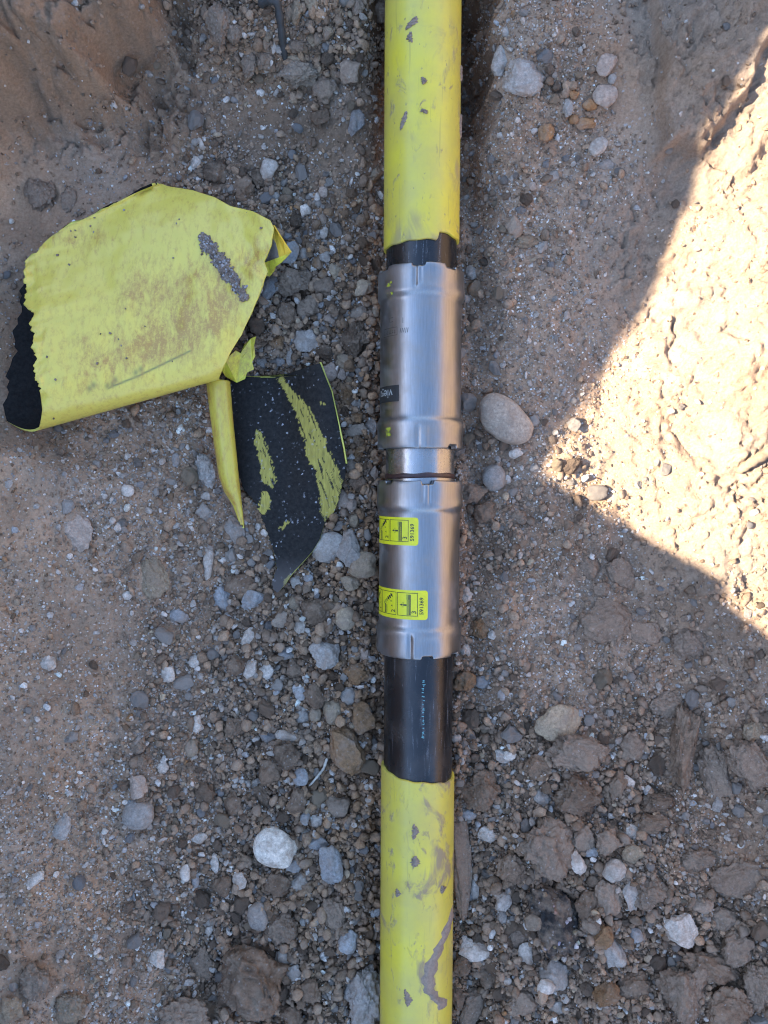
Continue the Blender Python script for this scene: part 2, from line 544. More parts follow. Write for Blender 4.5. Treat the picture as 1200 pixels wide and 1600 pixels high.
def mat_steel(name='stainless', bright=1.0, rough=0.30):
    m, n, p, l = new_mat(name)
    c = coords(n)
    st = vscale(n, l, c, (1, 0.03, 1))
    b = noise(n, l, 900, 4, 0.7, st)
    col = mixc(n, l, ramp(n, l, b, 0.3, 0.7), (0.245 * bright, 0.245 * bright, 0.245 * bright), (0.315 * bright, 0.312 * bright, 0.31 * bright))
    sm = noise(n, l, 60, 5, 0.7, c)
    col = mixc(n, l, ramp(n, l, sm, 0.52, 0.75, (0, 0, 0, 1), (0.5, 0.5, 0.5, 1)), col, (0.30, 0.275, 0.25))
    l.new(col, p.inputs['Base Color'])
    du = noise(n, l, 38, 7, 0.75, c)
    dk = ramp(n, l, du, 0.46, 0.74, (0, 0, 0, 1), (0.6, 0.6, 0.6, 1))
    dsp = ramp(n, l, noise(n, l, 560, 4, 0.75, c), 0.61, 0.70, (0, 0, 0, 1), (0.6, 0.6, 0.6, 1))
    dk = mixc(n, l, 1.0, dk, dsp, 'ADD')
    col = mixc(n, l, dk, col, (0.27, 0.215, 0.165))
    l.new(col, p.inputs['Base Color'])
    l.new(ramp(n, l, dk, 0, 1, (1, 1, 1, 1), (.1, .1, .1, 1)), p.inputs['Metallic'])
    l.new(ramp(n, l, sm, 0.35, 0.75, (rough, rough, rough, 1), (rough + 0.12,) * 3 + (1,)), p.inputs['Roughness'])
    nb = bump(n, l, b, 0.00006, 0.5)
    nb = bump(n, l, noise(n, l, 150, 3, 0.6, c), 0.0002, 0.35, nb)
    l.new(nb, p.inputs['Normal'])
    return m


def mat_black_pipe():
    m, n, p, l = new_mat('black_pipe')
    c = coords(n)
    st = vscale(n, l, c, (1, 0.05, 1))
    f = noise(n, l, 420, 4, 0.7, st)
    s2 = noise(n, l, 1500, 2, 0.7, c)
    mul = N(n, 'ShaderNodeMath', operation='MULTIPLY')
    l.new(ramp(n, l, f, 0.57, 0.74), mul.inputs[0])
    l.new(ramp(n, l, s2, 0.45, 0.62), mul.inputs[1])
    col = mixc(n, l, ramp(n, l, noise(n, l, 25, 4, 0.6, c), 0.45, 0.75), (0.006, 0.006, 0.007), (0.035, 0.029, 0.025))
    col = mixc(n, l, mul.outputs[0], col, (0.26, 0.265, 0.28))
    l.new(col, p.inputs['Base Color'])
    l.new(ramp(n, l, noise(n, l, 40, 4, 0.6, c), 0.3, 0.7, (0.16, 0.16, 0.16, 1), (0.34, 0.34, 0.34, 1)), p.inputs['Roughness'])
    nb = bump(n, l, s2, 0.00022, 0.5)
    l.new(nb, p.inputs['Normal'])
    return m


def mat_plain(name, col, rough=0.6, metal=0.0, var=0.25, scale=300):
    m, n, p, l = new_mat(name)
    p.inputs['Specular IOR Level'].default_value = 0.12 if name == 'black_inner' else 0.5
    c = coords(n)
    f = noise(n, l, scale, 4, 0.7, c)
    k = tuple(max(0, q * (1 - var)) for q in col)
    k2 = tuple(q * (1 + var) for q in col)
    l.new(mixc(n, l, ramp(n, l, f, 0.3, 0.7), k, k2), p.inputs['Base Color'])
    p.inputs['Roughness'].default_value = rough
    p.inputs['Metallic'].default_value = metal
    l.new(bump(n, l, f, 0.0003, 0.4), p.inputs['Normal'])
    return m


MT = {'ground': mat_ground(), 'stone': mat_rock('stone', False, 0.75, 0.25), 'clod': mat_rock('clod', False, 0.95, 0.45, True),
      'gravel': mat_rock('gravel', True, 0.85, 0.0), 'coat': mat_coating(), 'sheet': mat_sheet('sheet_outer'), 'sheet_in': mat_sheet('sheet_inner', True),
      'steel': mat_steel(), 'steel2': mat_steel('scraped_steel', 1.15, 0.22), 'black': mat_black_pipe(),
      'sticker': mat_plain('sticker_yellow', (0.60, 0.56, 0.012), 0.45, 0, 0.10, 90), 'ink': mat_plain('ink', (0.02, 0.022, 0.015), 0.5, 0, 0.2), 'olive': mat_plain('olive_ink', (0.30, 0.31, 0.02), 0.5, 0, 0.2),
      'plate': mat_plain('logo_black', (0.018, 0.019, 0.019), 0.5, 0, 0.3), 'etch': mat_plain('etch', (0.10, 0.095, 0.09), 0.6, 0.6, 0.2), 'logo_ink': mat_plain('logo_grey', (0.30, 0.31, 0.29), 0.5, 0, 0.2),
      'dot': mat_plain('dot_yellow', (0.34, 0.35, 0.03), 0.5, 0, 0.3, 900), 'teal': mat_plain('teal_print', (0.10, 0.26, 0.27), 0.5, 0, 0.3, 900), 'mark': mat_plain('marker', (0.045, 0.02, 0.018), 0.4, 0, 0.4),
      'under': mat_plain('black_inner', (0.014, 0.0125, 0.011), 0.8, 0, 0.5), 'rim': mat_plain('coating_rim', (0.58, 0.52, 0.10), 0.5, 0, 0.15),
      'root': mat_plain('root', (0.42, 0.37, 0.30), 0.9), 'wood': mat_plain('wood', (0.20, 0.145, 0.09), 0.9), 'rubber': mat_plain('dark_strip', (0.035, 0.033, 0.03), 0.7), 'asphalt': mat_plain('asphalt', (0.035, 0.034, 0.035), 0.8, 0, 0.6, 250),
      'tar': mat_rock('tarry_lump', False, 0.8, 0.6, True), 'mud': mat_plain('mud', (0.235, 0.175, 0.13), 0.95, 0, 0.25), 'peel': mat_plain('orange_peel', (0.75, 0.46, 0.04), 0.45, 0, 0.12)}


# ------------------------------------------------------------------ mesh helpers
def mesh_from(name, V_, faces, mats, smooth=True, col=None, mat_idx=None, attrs=None):
    me = bpy.data.meshes.new(name)
    V_ = np.asarray(V_, np.float32)
    if isinstance(faces, np.ndarray):
        k_ = faces.shape[1]
        me.vertices.add(len(V_))
        me.vertices.foreach_set('co', V_.ravel())
        me.loops.add(faces.size)
        me.loops.foreach_set('vertex_index', faces.astype(np.int32).ravel())
        me.polygons.add(len(faces))
        me.polygons.foreach_set('loop_start', np.arange(0, faces.size, k_, dtype=np.int32))
        me.update(calc_edges=True)
    else:
        me.from_pydata([tuple(map(float, v)) for v in V_], [], faces)
    for m in (mats if isinstance(mats, (list, tuple)) else [mats]):
        me.materials.append(m)
    if mat_idx is not None:
        me.polygons.foreach_set('material_index', np.asarray(mat_idx, np.int32))
    me.polygons.foreach_set('use_smooth', np.full(len(me.polygons), smooth))
    if col is not None:
        a = me.attributes.new('Col', 'FLOAT_COLOR', 'POINT')
        c4 = np.ones((len(V_), 4), np.float32)
        c4[:, :3] = col
        a.data.foreach_set('color', c4.ravel())
    for k_, v_ in (attrs or {}).items():
        a = me.attributes.new(k_, 'FLOAT', 'POINT')
        a.data.foreach_set('value', np.asarray(v_, np.float32))
    me.update()
    return me


def link(name, me, parent=None, base=None, label=None, cat=None, group=None, kind=None):
    o = bpy.data.objects.new(name, me)
    COL.objects.link(o)
    if parent is not None:
        o.parent = parent
    if parent is not None and parent.type == 'EMPTY':
        o.matrix_parent_inverse = Matrix.Translation(-Vector(base if base is not None else parent.location))
    for k_, v_ in (('label', label), ('category', cat), ('group', group), ('kind', kind)):
        if v_:
            o[k_] = v_
    return o


def empty(name, loc, label, cat, group=None):
    o = link(name, None, label=label, cat=cat, group=group)
    o.location = loc
    o.empty_display_size = 0.02
    return o


def grid_faces(nr, nc, wrap=False):
    r, c = np.meshgrid(np.arange(nr - 1), np.arange(nc if wrap else nc - 1), indexing='ij')
    a = (r * nc + c).ravel()
    b = (r * nc + (c + 1) % nc).ravel()
    return np.stack([a, b, b + nc, a + nc], 1)


def ico(sub):
    t = (1 + 5 ** .5) / 2
    v = [(-1, t, 0), (1, t, 0), (-1, -t, 0), (1, -t, 0), (0, -1, t), (0, 1, t), (0, -1, -t), (0, 1, -t), (t, 0, -1), (t, 0, 1), (-t, 0, -1), (-t, 0, 1)]
    f = [(0, 11, 5), (0, 5, 1), (0, 1, 7), (0, 7, 10), (0, 10, 11), (1, 5, 9), (5, 11, 4), (11, 10, 2), (10, 7, 6), (7, 1, 8), (3, 9, 4), (3, 4, 2), (3, 2, 6), (3, 6, 8), (3, 8, 9), (4, 9, 5), (2, 4, 11), (6, 2, 10), (8, 6, 7), (9, 8, 1)]
    v = [np.array(q, float) / np.linalg.norm(q) for q in v]
    for _ in range(sub):
        cache, nf = {}, []

        def mid(a, b):
            k_ = (min(a, b), max(a, b))
            if k_ not in cache:
                q = v[a] + v[b]
                v.append(q / np.linalg.norm(q))
                cache[k_] = len(v) - 1
            return cache[k_]
        for a, b, c in f:
            ab, bc, ca = mid(a, b), mid(b, c), mid(c, a)
            nf += [(a, ab, ca), (b, bc, ab), (c, ca, bc), (ab, bc, ca)]
        f = nf
    return np.array(v), np.array(f)


ICO = {s: ico(s) for s in range(5)}


def rock_shape(seed, sub, kind):
    """unit rock (half extents about 1); kinds: p worn pebble, a angular stone, c crumbly clod, f flat broken slab"""
    r = np.random.default_rng(seed)
    d, f = ICO[sub]
    p = d.copy()
    if kind == 'p':
        e = r.uniform(0.8, 1.0)
        p = np.sign(p) * np.abs(p) ** e
        ncut, lo, hi = 6, 0.68, 0.95
    elif kind == 's':
        p = np.sign(p) * np.abs(p) ** 0.9
        ncut, lo, hi = 3, 0.80, 0.98
    elif kind == 'q':
        p = np.sign(p) * np.abs(p) ** 0.55
        ncut, lo, hi = 9, 0.72, 1.15
    elif kind == 'a':
        ncut, lo, hi = 13, 0.50, 0.86
    elif kind == 'f':
        ncut, lo, hi = 9, 0.55, 0.85
    else:
        ncut, lo, hi = 10, 0.55, 0.92
    for _ in range(ncut):
        nn = r.normal(size=3)
        nn /= np.linalg.norm(nn)
        ex_ = np.maximum(0, p @ nn - r.uniform(lo, hi))
        p = p - ex_[:, None] * nn * (0.93 if kind not in 'ps' else 0.78 if kind == 'p' else .55)
    off = r.uniform(0, 90, 3)
    amp = {'p': 0.15, 'a': 0.15, 'c': 0.22, 'f': 0.14, 'q': 0.24, 's': .09}[kind]
    disp = amp * perlin(p * 1.6 + off, 1) * 1.6
    if sub >= 2:
        disp = disp + amp * {'p': 0.30, 'a': 0.5, 'c': 0.75, 'f': 0.6, 'q': .7, 's': .12}[kind] * perlin(p * 4.1 + off, 2) * 1.6
    if sub >= 3 and kind not in 'ps':
        disp = disp + amp * {'a': 0.25, 'c': 0.55, 'f': 0.45, 'q': .5}[kind] * perlin(p * 9.0 + off, 3) * 1.6
    if sub >= 4 and kind not in 'ps':
        disp = disp + amp * {'a': 0.12, 'c': 0.36, 'f': 0.28, 'q': .36}[kind] * perlin(p * 19.0 + off, 4) * 1.6
    p = p + d * disp[:, None]
    lo_, hi_ = p.min(0), p.max(0)
    return (p - (lo_ + hi_) / 2) / ((hi_ - lo_) / 2), f


def rot_z(p, a):
    c, s = math.cos(a), math.sin(a)
    return np.stack([p[:, 0] * c - p[:, 1] * s, p[:, 0] * s + p[:, 1] * c, p[:, 2]], 1)


# ------------------------------------------------------------------ ground
def build_ground():
    u, v = U(xf), V(yf)
    c, g, k, wm = ZW.T
    base = np.array([0.35, 0.238, 0.160])
    colr = np.tile(base, (len(xf), 1))
    clay = np.array([0.345, 0.246, 0.172])
    warm = np.array([0.385, 0.243, 0.150])
    colr = colr * (1 - wm[:, None] * 0.9) + warm * (wm[:, None] * 0.9)
    colr = colr * (1 - k[:, None]) + clay * k[:, None]
    gap_shade_damp = (0.66 * c ** 1.4 + 0.16 * sst(0.1, 0.5, fbm2(xin, yin, 0.12, 3, 50)) * (1 - k))  # coarse ground painted darker as shade between crumbs, plus random damp
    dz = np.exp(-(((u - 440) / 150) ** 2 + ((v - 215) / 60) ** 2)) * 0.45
    colr = colr * (1 - np.clip(gap_shade_damp + dz, 0, 0.72))[:, None]
    colr = colr * (1 + 0.16 * fbm2(xin, yin, 0.035, 3, 51))[:, None]
    q = fbm2(xin, yin, 0.08, 2, 55)[:, None]
    colr = colr * (1 + q * np.array([[0.10, 0.02, -0.06]]))
    G = np.stack([xf, yf, zf], 1)
    fc = grid_faces(NY, NX)
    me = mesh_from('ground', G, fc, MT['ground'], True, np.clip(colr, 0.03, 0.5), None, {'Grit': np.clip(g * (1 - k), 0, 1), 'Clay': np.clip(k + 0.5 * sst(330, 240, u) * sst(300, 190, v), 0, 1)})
    link('ground', me, kind='structure')  # mesh includes the unseen mound added to shape the sun's shadow


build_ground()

# ------------------------------------------------------------------ pipe
E1 = np.array([1.0, -AXB, 0.0])
TA = np.array([AXB, 1.0, AZB])
TA /= np.linalg.norm(TA)
E1 = np.cross(TA, [0, 0, 1.0])
E1 /= np.linalg.norm(E1)
E2 = np.cross(E1, TA)


def cyl(theta, y, r):
    """point on the pipe: theta from the top towards +x, y along, r radius"""
    theta, y, r = np.broadcast_arrays(np.asarray(theta, float), np.asarray(y, float), np.asarray(r, float))
    A = np.stack([AXA + AXB * y, y, AZA + AZB * y], -1)
    return A + (r * np.sin(theta))[..., None] * E1 + (r * np.cos(theta))[..., None] * E2


def y_at(py, r):
    y = 0.0
    for _ in range(20):
        y = (CY - py) / F * (CZ - (AZA + AZB * y + r))
    return y


PIPE_BASE = Vector((AXA, 0, 0.0))
pipe = empty('gas_pipe', PIPE_BASE, 'yellow-coated steel gas pipe with two silver press couplings running the length of the trench', 'pipe')


def lathe(name, prof, mats, parent, nth=144, off=None, radial=None, smooth=True):
    """prof: list of (y, r); off(theta, i) shifts y, radial(theta, y) shifts r"""
    th = np.linspace(-math.pi, math.pi, nth, endpoint=False)
    rows = []
    for i, (y, r) in enumerate(prof):
        yy = np.full(nth, y)
        if off is not None:
            yy = yy + off(th, i)
        rr = np.full(nth, r)
        if radial is not None:
            rr = rr + radial(th, yy, i)
        rows.append(cyl(th, yy, rr))
    me = mesh_from(name, np.concatenate(rows), grid_faces(len(prof), nth, True)[:, ::-1], mats, smooth)
    return link(name, me, parent, PIPE_BASE)


RB, RC = 0.0308, 0.0332
yT, yB = y_at(371, RC), y_at(1222, RC)
far_ys = list(np.linspace(yT + 0.004, 0.75, 60)) + [1.0, 1.5, 2.6]


def cut_top(th, i):
    fade = 1.0 if i <= 3 else 0.0
    stepc = 0.0075 * sst(math.radians(22), math.radians(23.5), th) * sst(2.3, 2.1, th)
    rag = 0.0007 * np.sin(th * 3 + 1) + 0.0004 * np.sin(th * 11)
    return (stepc + rag) * fade


prof = [(yT, RB - .0006), (yT, RC - 0.0006), (yT + 0.0004, RC - 0.0001), (yT + 0.0012, RC)] + [(q + 0.009, RC) for q in far_ys]
coat1 = lathe('pipe_coating', prof, MT['coat'], pipe, 160, cut_top)
coat1['label'] = 'yellow coating with a stepped cut above the couplings'


def cut_bot(th, i):
    fade = 1.0 if i <= 3 else 0.0
    return (0.0045 * np.sin(-th) + 0.0006 * np.sin(th * 4 + .5) + 0.0004 * np.sin(th * 13)) * fade


near_ys = list(np.linspace(yB - 0.012, -0.75, 60)) + [-1.0, -1.5, -2.6]
prof = [(yB, RB - .0006), (yB, RC - 0.0006), (yB - 0.0004, RC - 0.0001), (yB - 0.0012, RC)] + [(q, RC) for q in near_ys]
coat2 = lathe('pipe_coating', prof[::-1], MT['coat'], pipe, 160, lambda th, i: cut_bot(th, len(prof) - 1 - i))
coat2['label'] = 'mud-spotted yellow coating below the couplings'
lathe('steel_pipe', [(q, RB) for q in np.linspace(y_at(1260, RB), y_at(990, RB), 24)], MT['black'], pipe)['label'] = 'bare black pipe with silver scratches below the lower coupling'
lathe('steel_pipe', [(q, RB) for q in np.linspace(y_at(440, RB), y_at(340, RB), 12)], MT['black'], pipe)['label'] = 'short bare black pipe above the upper coupling'
nip = lathe('steel_pipe', [(q, RB - 0.0004) for q in np.linspace(y_at(770, RB), y_at(680, RB), 12)], MT['steel2'], pipe)
nip['label'] = 'scraped shiny steel section between the two couplings'
ymk = y_at(741, RB)
lathe('insertion_mark', [(ymk - 0.0021, RB - 0.0001), (ymk - 0.0020, RB + 0.00012), (ymk + 0.0020, RB + 0.00012), (ymk + 0.0021, RB - 0.0001)], MT['mark'], nip,
      144, lambda th, i: 0.0006 * np.sin(th * 2.2 + 0.6) + (0.0004 * np.sin(9 * th) if i > 1 else 0))
# teal print on the black pipe
vs, fs = [], []
for k_ in range(15):
    yy = y_at(1062 + k_ * 6.2, RB)
    th0 = math.radians(random.uniform(5, 6.5))
    a = random.uniform(-.5, .5)
    for q in range(random.choice((1, 2, 2))):
        o = len(vs)
        yq = yy - q * 0.0012
        L_ = random.uniform(.018, .038)
        for (tq, dy) in ((-L_, -a * .001), (L_, a * .001), (L_, a * .001 + .0008), (-L_, -a * .001 + .0008)):
            vs.append(cyl(th0 + tq + random.uniform(-.01, .01), yq + dy, RB + 0.0001))
        fs.append((o, o + 1, o + 2, o + 3))
pr = link('printed_line', mesh_from('printed_line', vs, fs, MT['teal'], False), pipe, PIPE_BASE)
pr['label'] = 'faded teal print on the black pipe'

RS, RK = 0.0358, 0.0378            # sleeve and collar radius


def sleeve(y1, y0, notch_top, notch_bot, groove_top, groove_bot, label):
    """press coupling between y1 (far end) and y0 (near end)"""
    k = 0.0250
    b = [(0.0, RB + 0.0012), (0.0, RK - 0.0014), (0.0004, RK - 0.0006), (0.0011, RK - 0.0002), (0.003, RK), (0.0045, RK + .0001), (0.007, RK), (0.010, RK), (0.013, RK), (0.016, RK + 0.0001),
         (0.0185, RK + 0.0004), (0.0200, RK + 0.0006), (0.0222, RK + 0.0006), (0.0240, RK + 0.0001), (0.0255, RK - 0.0009), (0.0268, RS + 0.0004), (0.0285, RS), (0.031, RS)]
    prof = [(y1 - s, r) for s, r in b] + [(q, RS) for q in np.linspace(y1 - 0.034, y0 + 0.034, 22)] + [(y0 + s, r) for s, r in b[::-1]]
    n = len(prof)

    def off(th, i):
        o = np.zeros_like(th)
        for lst, sgn, hit in ((notch_top, -1, i <= 3), (notch_bot, 1, i >= n - 4)):
            if hit:
                for c, wdt, dep in lst:
                    m_ = sst(wdt + .012, wdt - .012, np.abs(th - c))
                    o = o + sgn * dep * m_
        if i <= 3:
            o = o + 0.0003 * np.sin(th * 5)
        return o

    def rad(th, y, i):
        o = np.zeros_like(th)
        for lst, y_end, sgn in ((groove_top, y1, -1), (groove_bot, y0, 1)):
            s = (y - y_end) * sgn
            for c, wdt, dep, ln in lst:
                o = o - dep * np.exp(-((th - c) / wdt) ** 2) * sst(-.001, .001, s) * sst(ln + .002, ln, s)
        # slight flattening from pressing
        e1 = np.exp(-((y - (y1 - .020)) / .003) ** 2) + np.exp(-((y - (y0 + .020)) / .003) ** 2)
        return o + 0.0003 * e1 * np.sin(th * 6 + 1)
    o = lathe('press_coupling', prof, MT['steel'], pipe, 288, off, rad)
    o['label'] = label
    return o


R_ = math.radians
yU1, yU0 = y_at(405, RK), y_at(697, RK)
yL1, yL0 = y_at(748, RK), y_at(1029, RK)
up = sleeve(yU1, yU0, [(R_(-6), .15, .0030), (R_(40), .15, .0034), (R_(-62), .2, .003), (R_(100), .2, .003)], [(R_(-5), .13, -.0000), (R_(46), .15, .0026), (R_(-75), .2, .002)],
            [(R_(-10), .045, .0013, .019), (R_(-3), .03, .0006, .016)], [(R_(-5), .045, .0011, .018), (R_(5), .05, -.0006, .018)], 'upper silver press coupling with black logo plate')
lo = sleeve(yL1, yL0, [(R_(8), .14, .0028), (R_(-48), .10, .0022), (R_(-80), .12, .002), (R_(95), .2, .002)], [(R_(9), .13, .0030), (R_(55), .15, .0030), (R_(-72), .1, .0022), (R_(110), .2, .002)],
            [(R_(2), .03, .0008, .017), (R_(10), .03, .0007, .019)], [(R_(-14), .05, .0012, .020), (R_(-8), .02, -.0004, .018)], 'lower silver press coupling with two yellow stickers')


class Wrap:
    """flat print wrapped on the pipe: local a (metres along the arc, + towards +x), b (metres along +y)"""
    def __init__(s, th0, y0, r):
        s.th0, s.y0, s.r = th0, y0, r
        s.v, s.f, s.m = [], [], []

    def pt(s, a, b, lift):
        return cyl(s.th0 + a / s.r, s.y0 + b, s.r + lift)

    def rect(s, a0, a1, b0, b1, lift, mat, shear=0.0):
        n = max(1, int(abs(a1 - a0) / 0.0025))
        for i in range(n):
            q0, q1 = a0 + (a1 - a0) * i / n, a0 + (a1 - a0) * (i + 1) / n
            o = len(s.v)
            s.v += [s.pt(q0, b0, lift), s.pt(q1, b0, lift), s.pt(q1, b1, lift), s.pt(q0, b1, lift)]
            s.f.append((o, o + 1, o + 2, o + 3))
            s.m.append(mat)

    def quad(s, pts, lift, mat):
        o = len(s.v)
        s.v += [s.pt(a, b, lift) for a, b in pts]
        s.f.append(tuple(range(o, o + len(pts))))
        s.m.append(mat)

    def rounded(s, a0, a1, b0, b1, cr, lift, mat):
        """rectangle with two round corners at its a1 end, built in strips"""
        qs = list(np.linspace(a0, a1 - cr, 24)) + [a1 - cr + cr * math.sin(t) for t in np.linspace(0.2, math.pi / 2, 7)]
        for q0, q1 in zip(qs[:-1], qs[1:]):
            def ins(q):
                d = max(0, q - (a1 - cr))
                return cr - math.sqrt(max(0, cr * cr - d * d))
            o = len(s.v)
            s.v += [s.pt(q0, b0 + ins(q0), lift), s.pt(q1, b0 + ins(q1), lift), s.pt(q1, b1 - ins(q1), lift), s.pt(q0, b1 - ins(q0), lift)]
            s.f.append((o, o + 1, o + 2, o + 3))
            s.m.append(mat)

    def frame(s, a0, a1, b0, b1, t, lift, mat):
        s.rect(a0, a1, b0, b0 + t, lift, mat)
        s.rect(a0, a1, b1 - t, b1, lift, mat)
        s.rect(a0, a0 + t, b0 + t, b1 - t, lift, mat)
        s.rect(a1 - t, a1, b0 + t, b1 - t, lift, mat)

    def text(s, body, size, a, b, ang, lift, mat, bold=0.0, sx=1.0):
        cu = bpy.data.curves.new('lettering', 'FONT')
        cu.body = body
        cu.size = size
        cu.offset = bold
        cu.align_x, cu.align_y = 'CENTER', 'CENTER'
        to = bpy.data.objects.new('lettering', cu)
        COL.objects.link(to)
        bpy.context.view_layer.update()
        me = to.evaluated_get(bpy.context.evaluated_depsgraph_get()).to_mesh()
        c, q = math.cos(ang), math.sin(ang)
        o = len(s.v)
        for vv in me.vertices:
            x, y = vv.co.x * sx, vv.co.y
            s.v.append(s.pt(a + x * c - y * q, b + x * q + y * c, lift))
        for p_ in me.polygons:
            s.f.append(tuple(o + i for i in p_.vertices))
            s.m.append(mat)
        to.to_mesh_clear() if hasattr(to, 'to_mesh_clear') else None
        bpy.data.objects.remove(to)
        bpy.data.curves.remove(cu)

    def done(s, name, mats, parent, label):
        me = mesh_from(name, s.v, s.f, mats, False, None, s.m)
        o = link(name, me, parent, PIPE_BASE)
        o['label'] = label
        return o


def sticker(th_right, py0, py1, label):
    ya, yb = y_at(py1, RS), y_at(py0, RS)
    H = yb - ya
    W_ = Wrap(th_right, ya, RS)
    W_.rounded(-0.068, 0, 0, H, 0.0026, 0.00012, 0)
    bb0, bb1 = 0.0030, H - 0.0022
    W_.text('591369', 0.0046, -0.0052, H * 0.47, math.pi / 2, 0.00022, 1, 0.00006, 1.08)
    a1 = -0.0085
    for num, wpan in (('3', 0.0185), ('2', 0.0185), ('1', 0.0185)):
        a0 = a1 - wpan
        W_.frame(a0, a1, bb0, bb1, 0.00045, 0.00022, 1)
        hb = bb1 - bb0
        W_.text(num, 0.0056, a1 - 0.0031, bb0 + 0.0034, math.pi / 2, 0.00024, 1, 0.00006)
        if num == '3':
            W_.rect(a0 + 0.0088, a0 + 0.0100, bb0 + 0.0008, bb1 - 0.0030, 0.00022, 2)
            W_.rect(a0 + 0.0100, a0 + 0.0106, bb0 + 0.0008, bb1 - 0.0020, 0.00024, 1)
            W_.rect(a0 + 0.0112, a0 + 0.0124, bb0 + 0.0008, bb1 - 0.0016, 0.00022, 1)
            W_.rect(a0 + 0.0084, a0 + 0.0118, bb1 - 0.0058, bb1 - 0.0014, 0.00020, 2)
            W_.rect(a0 + 0.0058, a0 + 0.0088, bb0 + 0.0086, bb0 + 0.0100, 0.00022, 1)
            W_.rect(a0 + 0.0052, a0 + 0.0060, bb0 + 0.0072, bb0 + 0.0118, 0.00022, 2)
            W_.quad([(a0 + .0026, bb0 + .0094), (a0 + .0044, bb0 + .0084), (a0 + .0044, bb0 + .0104)], 0.00022, 1)
            W_.rect(a0 + 0.0044, a0 + 0.0052, bb0 + 0.0090, bb0 + 0.0098, 0.00022, 1)
        else:
            W_.rect(a0 + 0.0050, a0 + 0.0060, bb0 + 0.0008, bb0 + 0.0088, 0.00022, 1)
            W_.rect(a0 + 0.0064, a0 + 0.0080, bb0 + 0.0008, bb0 + 0.0080, 0.00022, 2)
            for t in np.linspace(0, 1, 6):
                p0 = (a0 + 0.003 + 0.0095 * t, bb0 + 0.0085 + 0.0075 * t)
                W_.quad([p0, (p0[0] + .0022, p0[1] - .0008), (p0[0] + .0014, p0[1] + .0020), (p0[0] - .0008, p0[1] + .0020)], 0.00022, 2 if t < .5 else 1)
            W_.quad([(a0 + .0128, bb0 + .0075), (a0 + .0146, bb0 + .0070), (a0 + .0140, bb0 + .0088)], 0.00022, 1)
            W_.rect(a0 + .0118, a0 + .0140, bb0 + .0110, bb0 + .0122, 0.00022, 2)
        a1 = a0 - 0.0010
    W_.done('sticker', [MT['sticker'], MT['ink'], MT['olive']], lo, label)


sticker(R_(-4.0), 806, 850, 'upper of the two yellow numbered instruction stickers')
sticker(R_(9.5), 920, 966, 'lower of the two yellow numbered instruction stickers')
# logo plate, upside down
ya, yb = y_at(623, RS), y_at(597, RS)
W_ = Wrap(R_(-33.0), ya, RS)
W_.rect(-0.042, 0, 0, yb - ya, 0.0001, 0)
W_.text('viega', 0.0108, -0.0175, (yb - ya) * 0.53, math.pi, 0.0002, 1, 0.00005, 1.0)
W_.done('logo_plate', [MT['plate'], MT['logo_ink']], up, 'black logo plate with upside-down grey lettering')
# etched marking, too worn to read
W_ = Wrap(R_(-30), y_at(520, RS), RS)
e0 = y_at(505, RS) - W_.y0
W_.frame(-0.022, -0.004, 0.001, e0, 0.00035, 0.00008, 0)
for k_ in range(7):
    a = -0.0205 + k_ * 0.0022
    W_.rect(a, a + 0.0012, 0.0028 + .0006 * (k_ % 2), 0.0034 + .0006 * (k_ % 2), 0.00008, 0)
    W_.rect(a + .0003, a + 0.0006, 0.0026, 0.0058, 0.00008, 0)
for k_ in range(5):
    a = -0.0015 + k_ * 0.0017
    W_.quad([(a, .002 + .0007 * k_ % .002), (a + .0005, .002), (a + .0013, .0062), (a + .0008, .0066)], 0.00008, 0)
W_.rect(0.0012, 0.0017, 0.0105, 0.0150, 0.00008, 0)
W_.rect(-0.012, -0.0085, 0.0125, 0.0129, 0.00008, 0)
W_.rect(-0.0135, -0.0131, 0.0125, 0.0165, 0.00008, 0)
W_.rect(-0.012, -0.0085, 0.0160, 0.0164, 0.00008, 0)
W_.done('etched_mark', [MT['etch']], up, 'faint etched marking')


def paint_dot(th, py, r, host, half, label):
    W2 = Wrap(th, y_at(py, RK), RK + .0003)
    rr = random.Random(int(py))
    for k_ in range(17):
        a_, b_ = rr.gauss(0, .45) * r, rr.gauss(0, .6) * r
        if half and b_ > .6 * r:
            continue
        q = rr.uniform(.12, .42) * r
        W2.quad([(a_ + q * math.cos(t) * rr.uniform(.7, 1.1), b_ + q * math.sin(t) * rr.uniform(.7, 1.1)) for t in np.linspace(0, 6.28, 8)[:-1]], 0.0001 + .000005 * k_, 0)
    W2.done('paint_dot', [MT['dot']], host, label)


paint_dot(R_(-47), 441, 0.0042, up, False, 'worn yellow-green paint dot at the far collar')
paint_dot(R_(-49), 669, 0.0046, up, False, 'worn yellow-green paint dot at the near collar')


# ------------------------------------------------------------------ dried mud stuck to the pipe coating
def mud_patch(path, wid, seed):
    """blob of mud along a path of (theta deg, py) on the coating"""
    r = np.random.default_rng(seed)
    nn, mm = 26, 9
    th = np.interp(np.linspace(0, 1, nn), np.linspace(0, 1, len(path)), [R_(q[0]) for q in path])
    py = np.interp(np.linspace(0, 1, nn), np.linspace(0, 1, len(path)), [q[1] for q in path])
    ww = np.interp(np.linspace(0, 1, nn), np.linspace(0, 1, len(wid)), wid)
    vs = []
    for i in range(nn):
        for j in range(mm):
            s = (j / (mm - 1) - .5) * 2
            tq = th[i] + s * ww[i] / RC * (1 + .35 * math.sin(i * 1.9 + seed + 2 * s))
            h_ = 0.0016 * (1 - s * s) * min(1, i / 3, (nn - 1 - i) / 3) * (1 + .4 * r.normal() * .5)
            yq = y_at(py[i], RC) + .0006 * math.sin(3 * s + i)
            vs.append(cyl(tq, yq, RC - 0.0003 + h_))
    return vs, grid_faces(nn, mm)


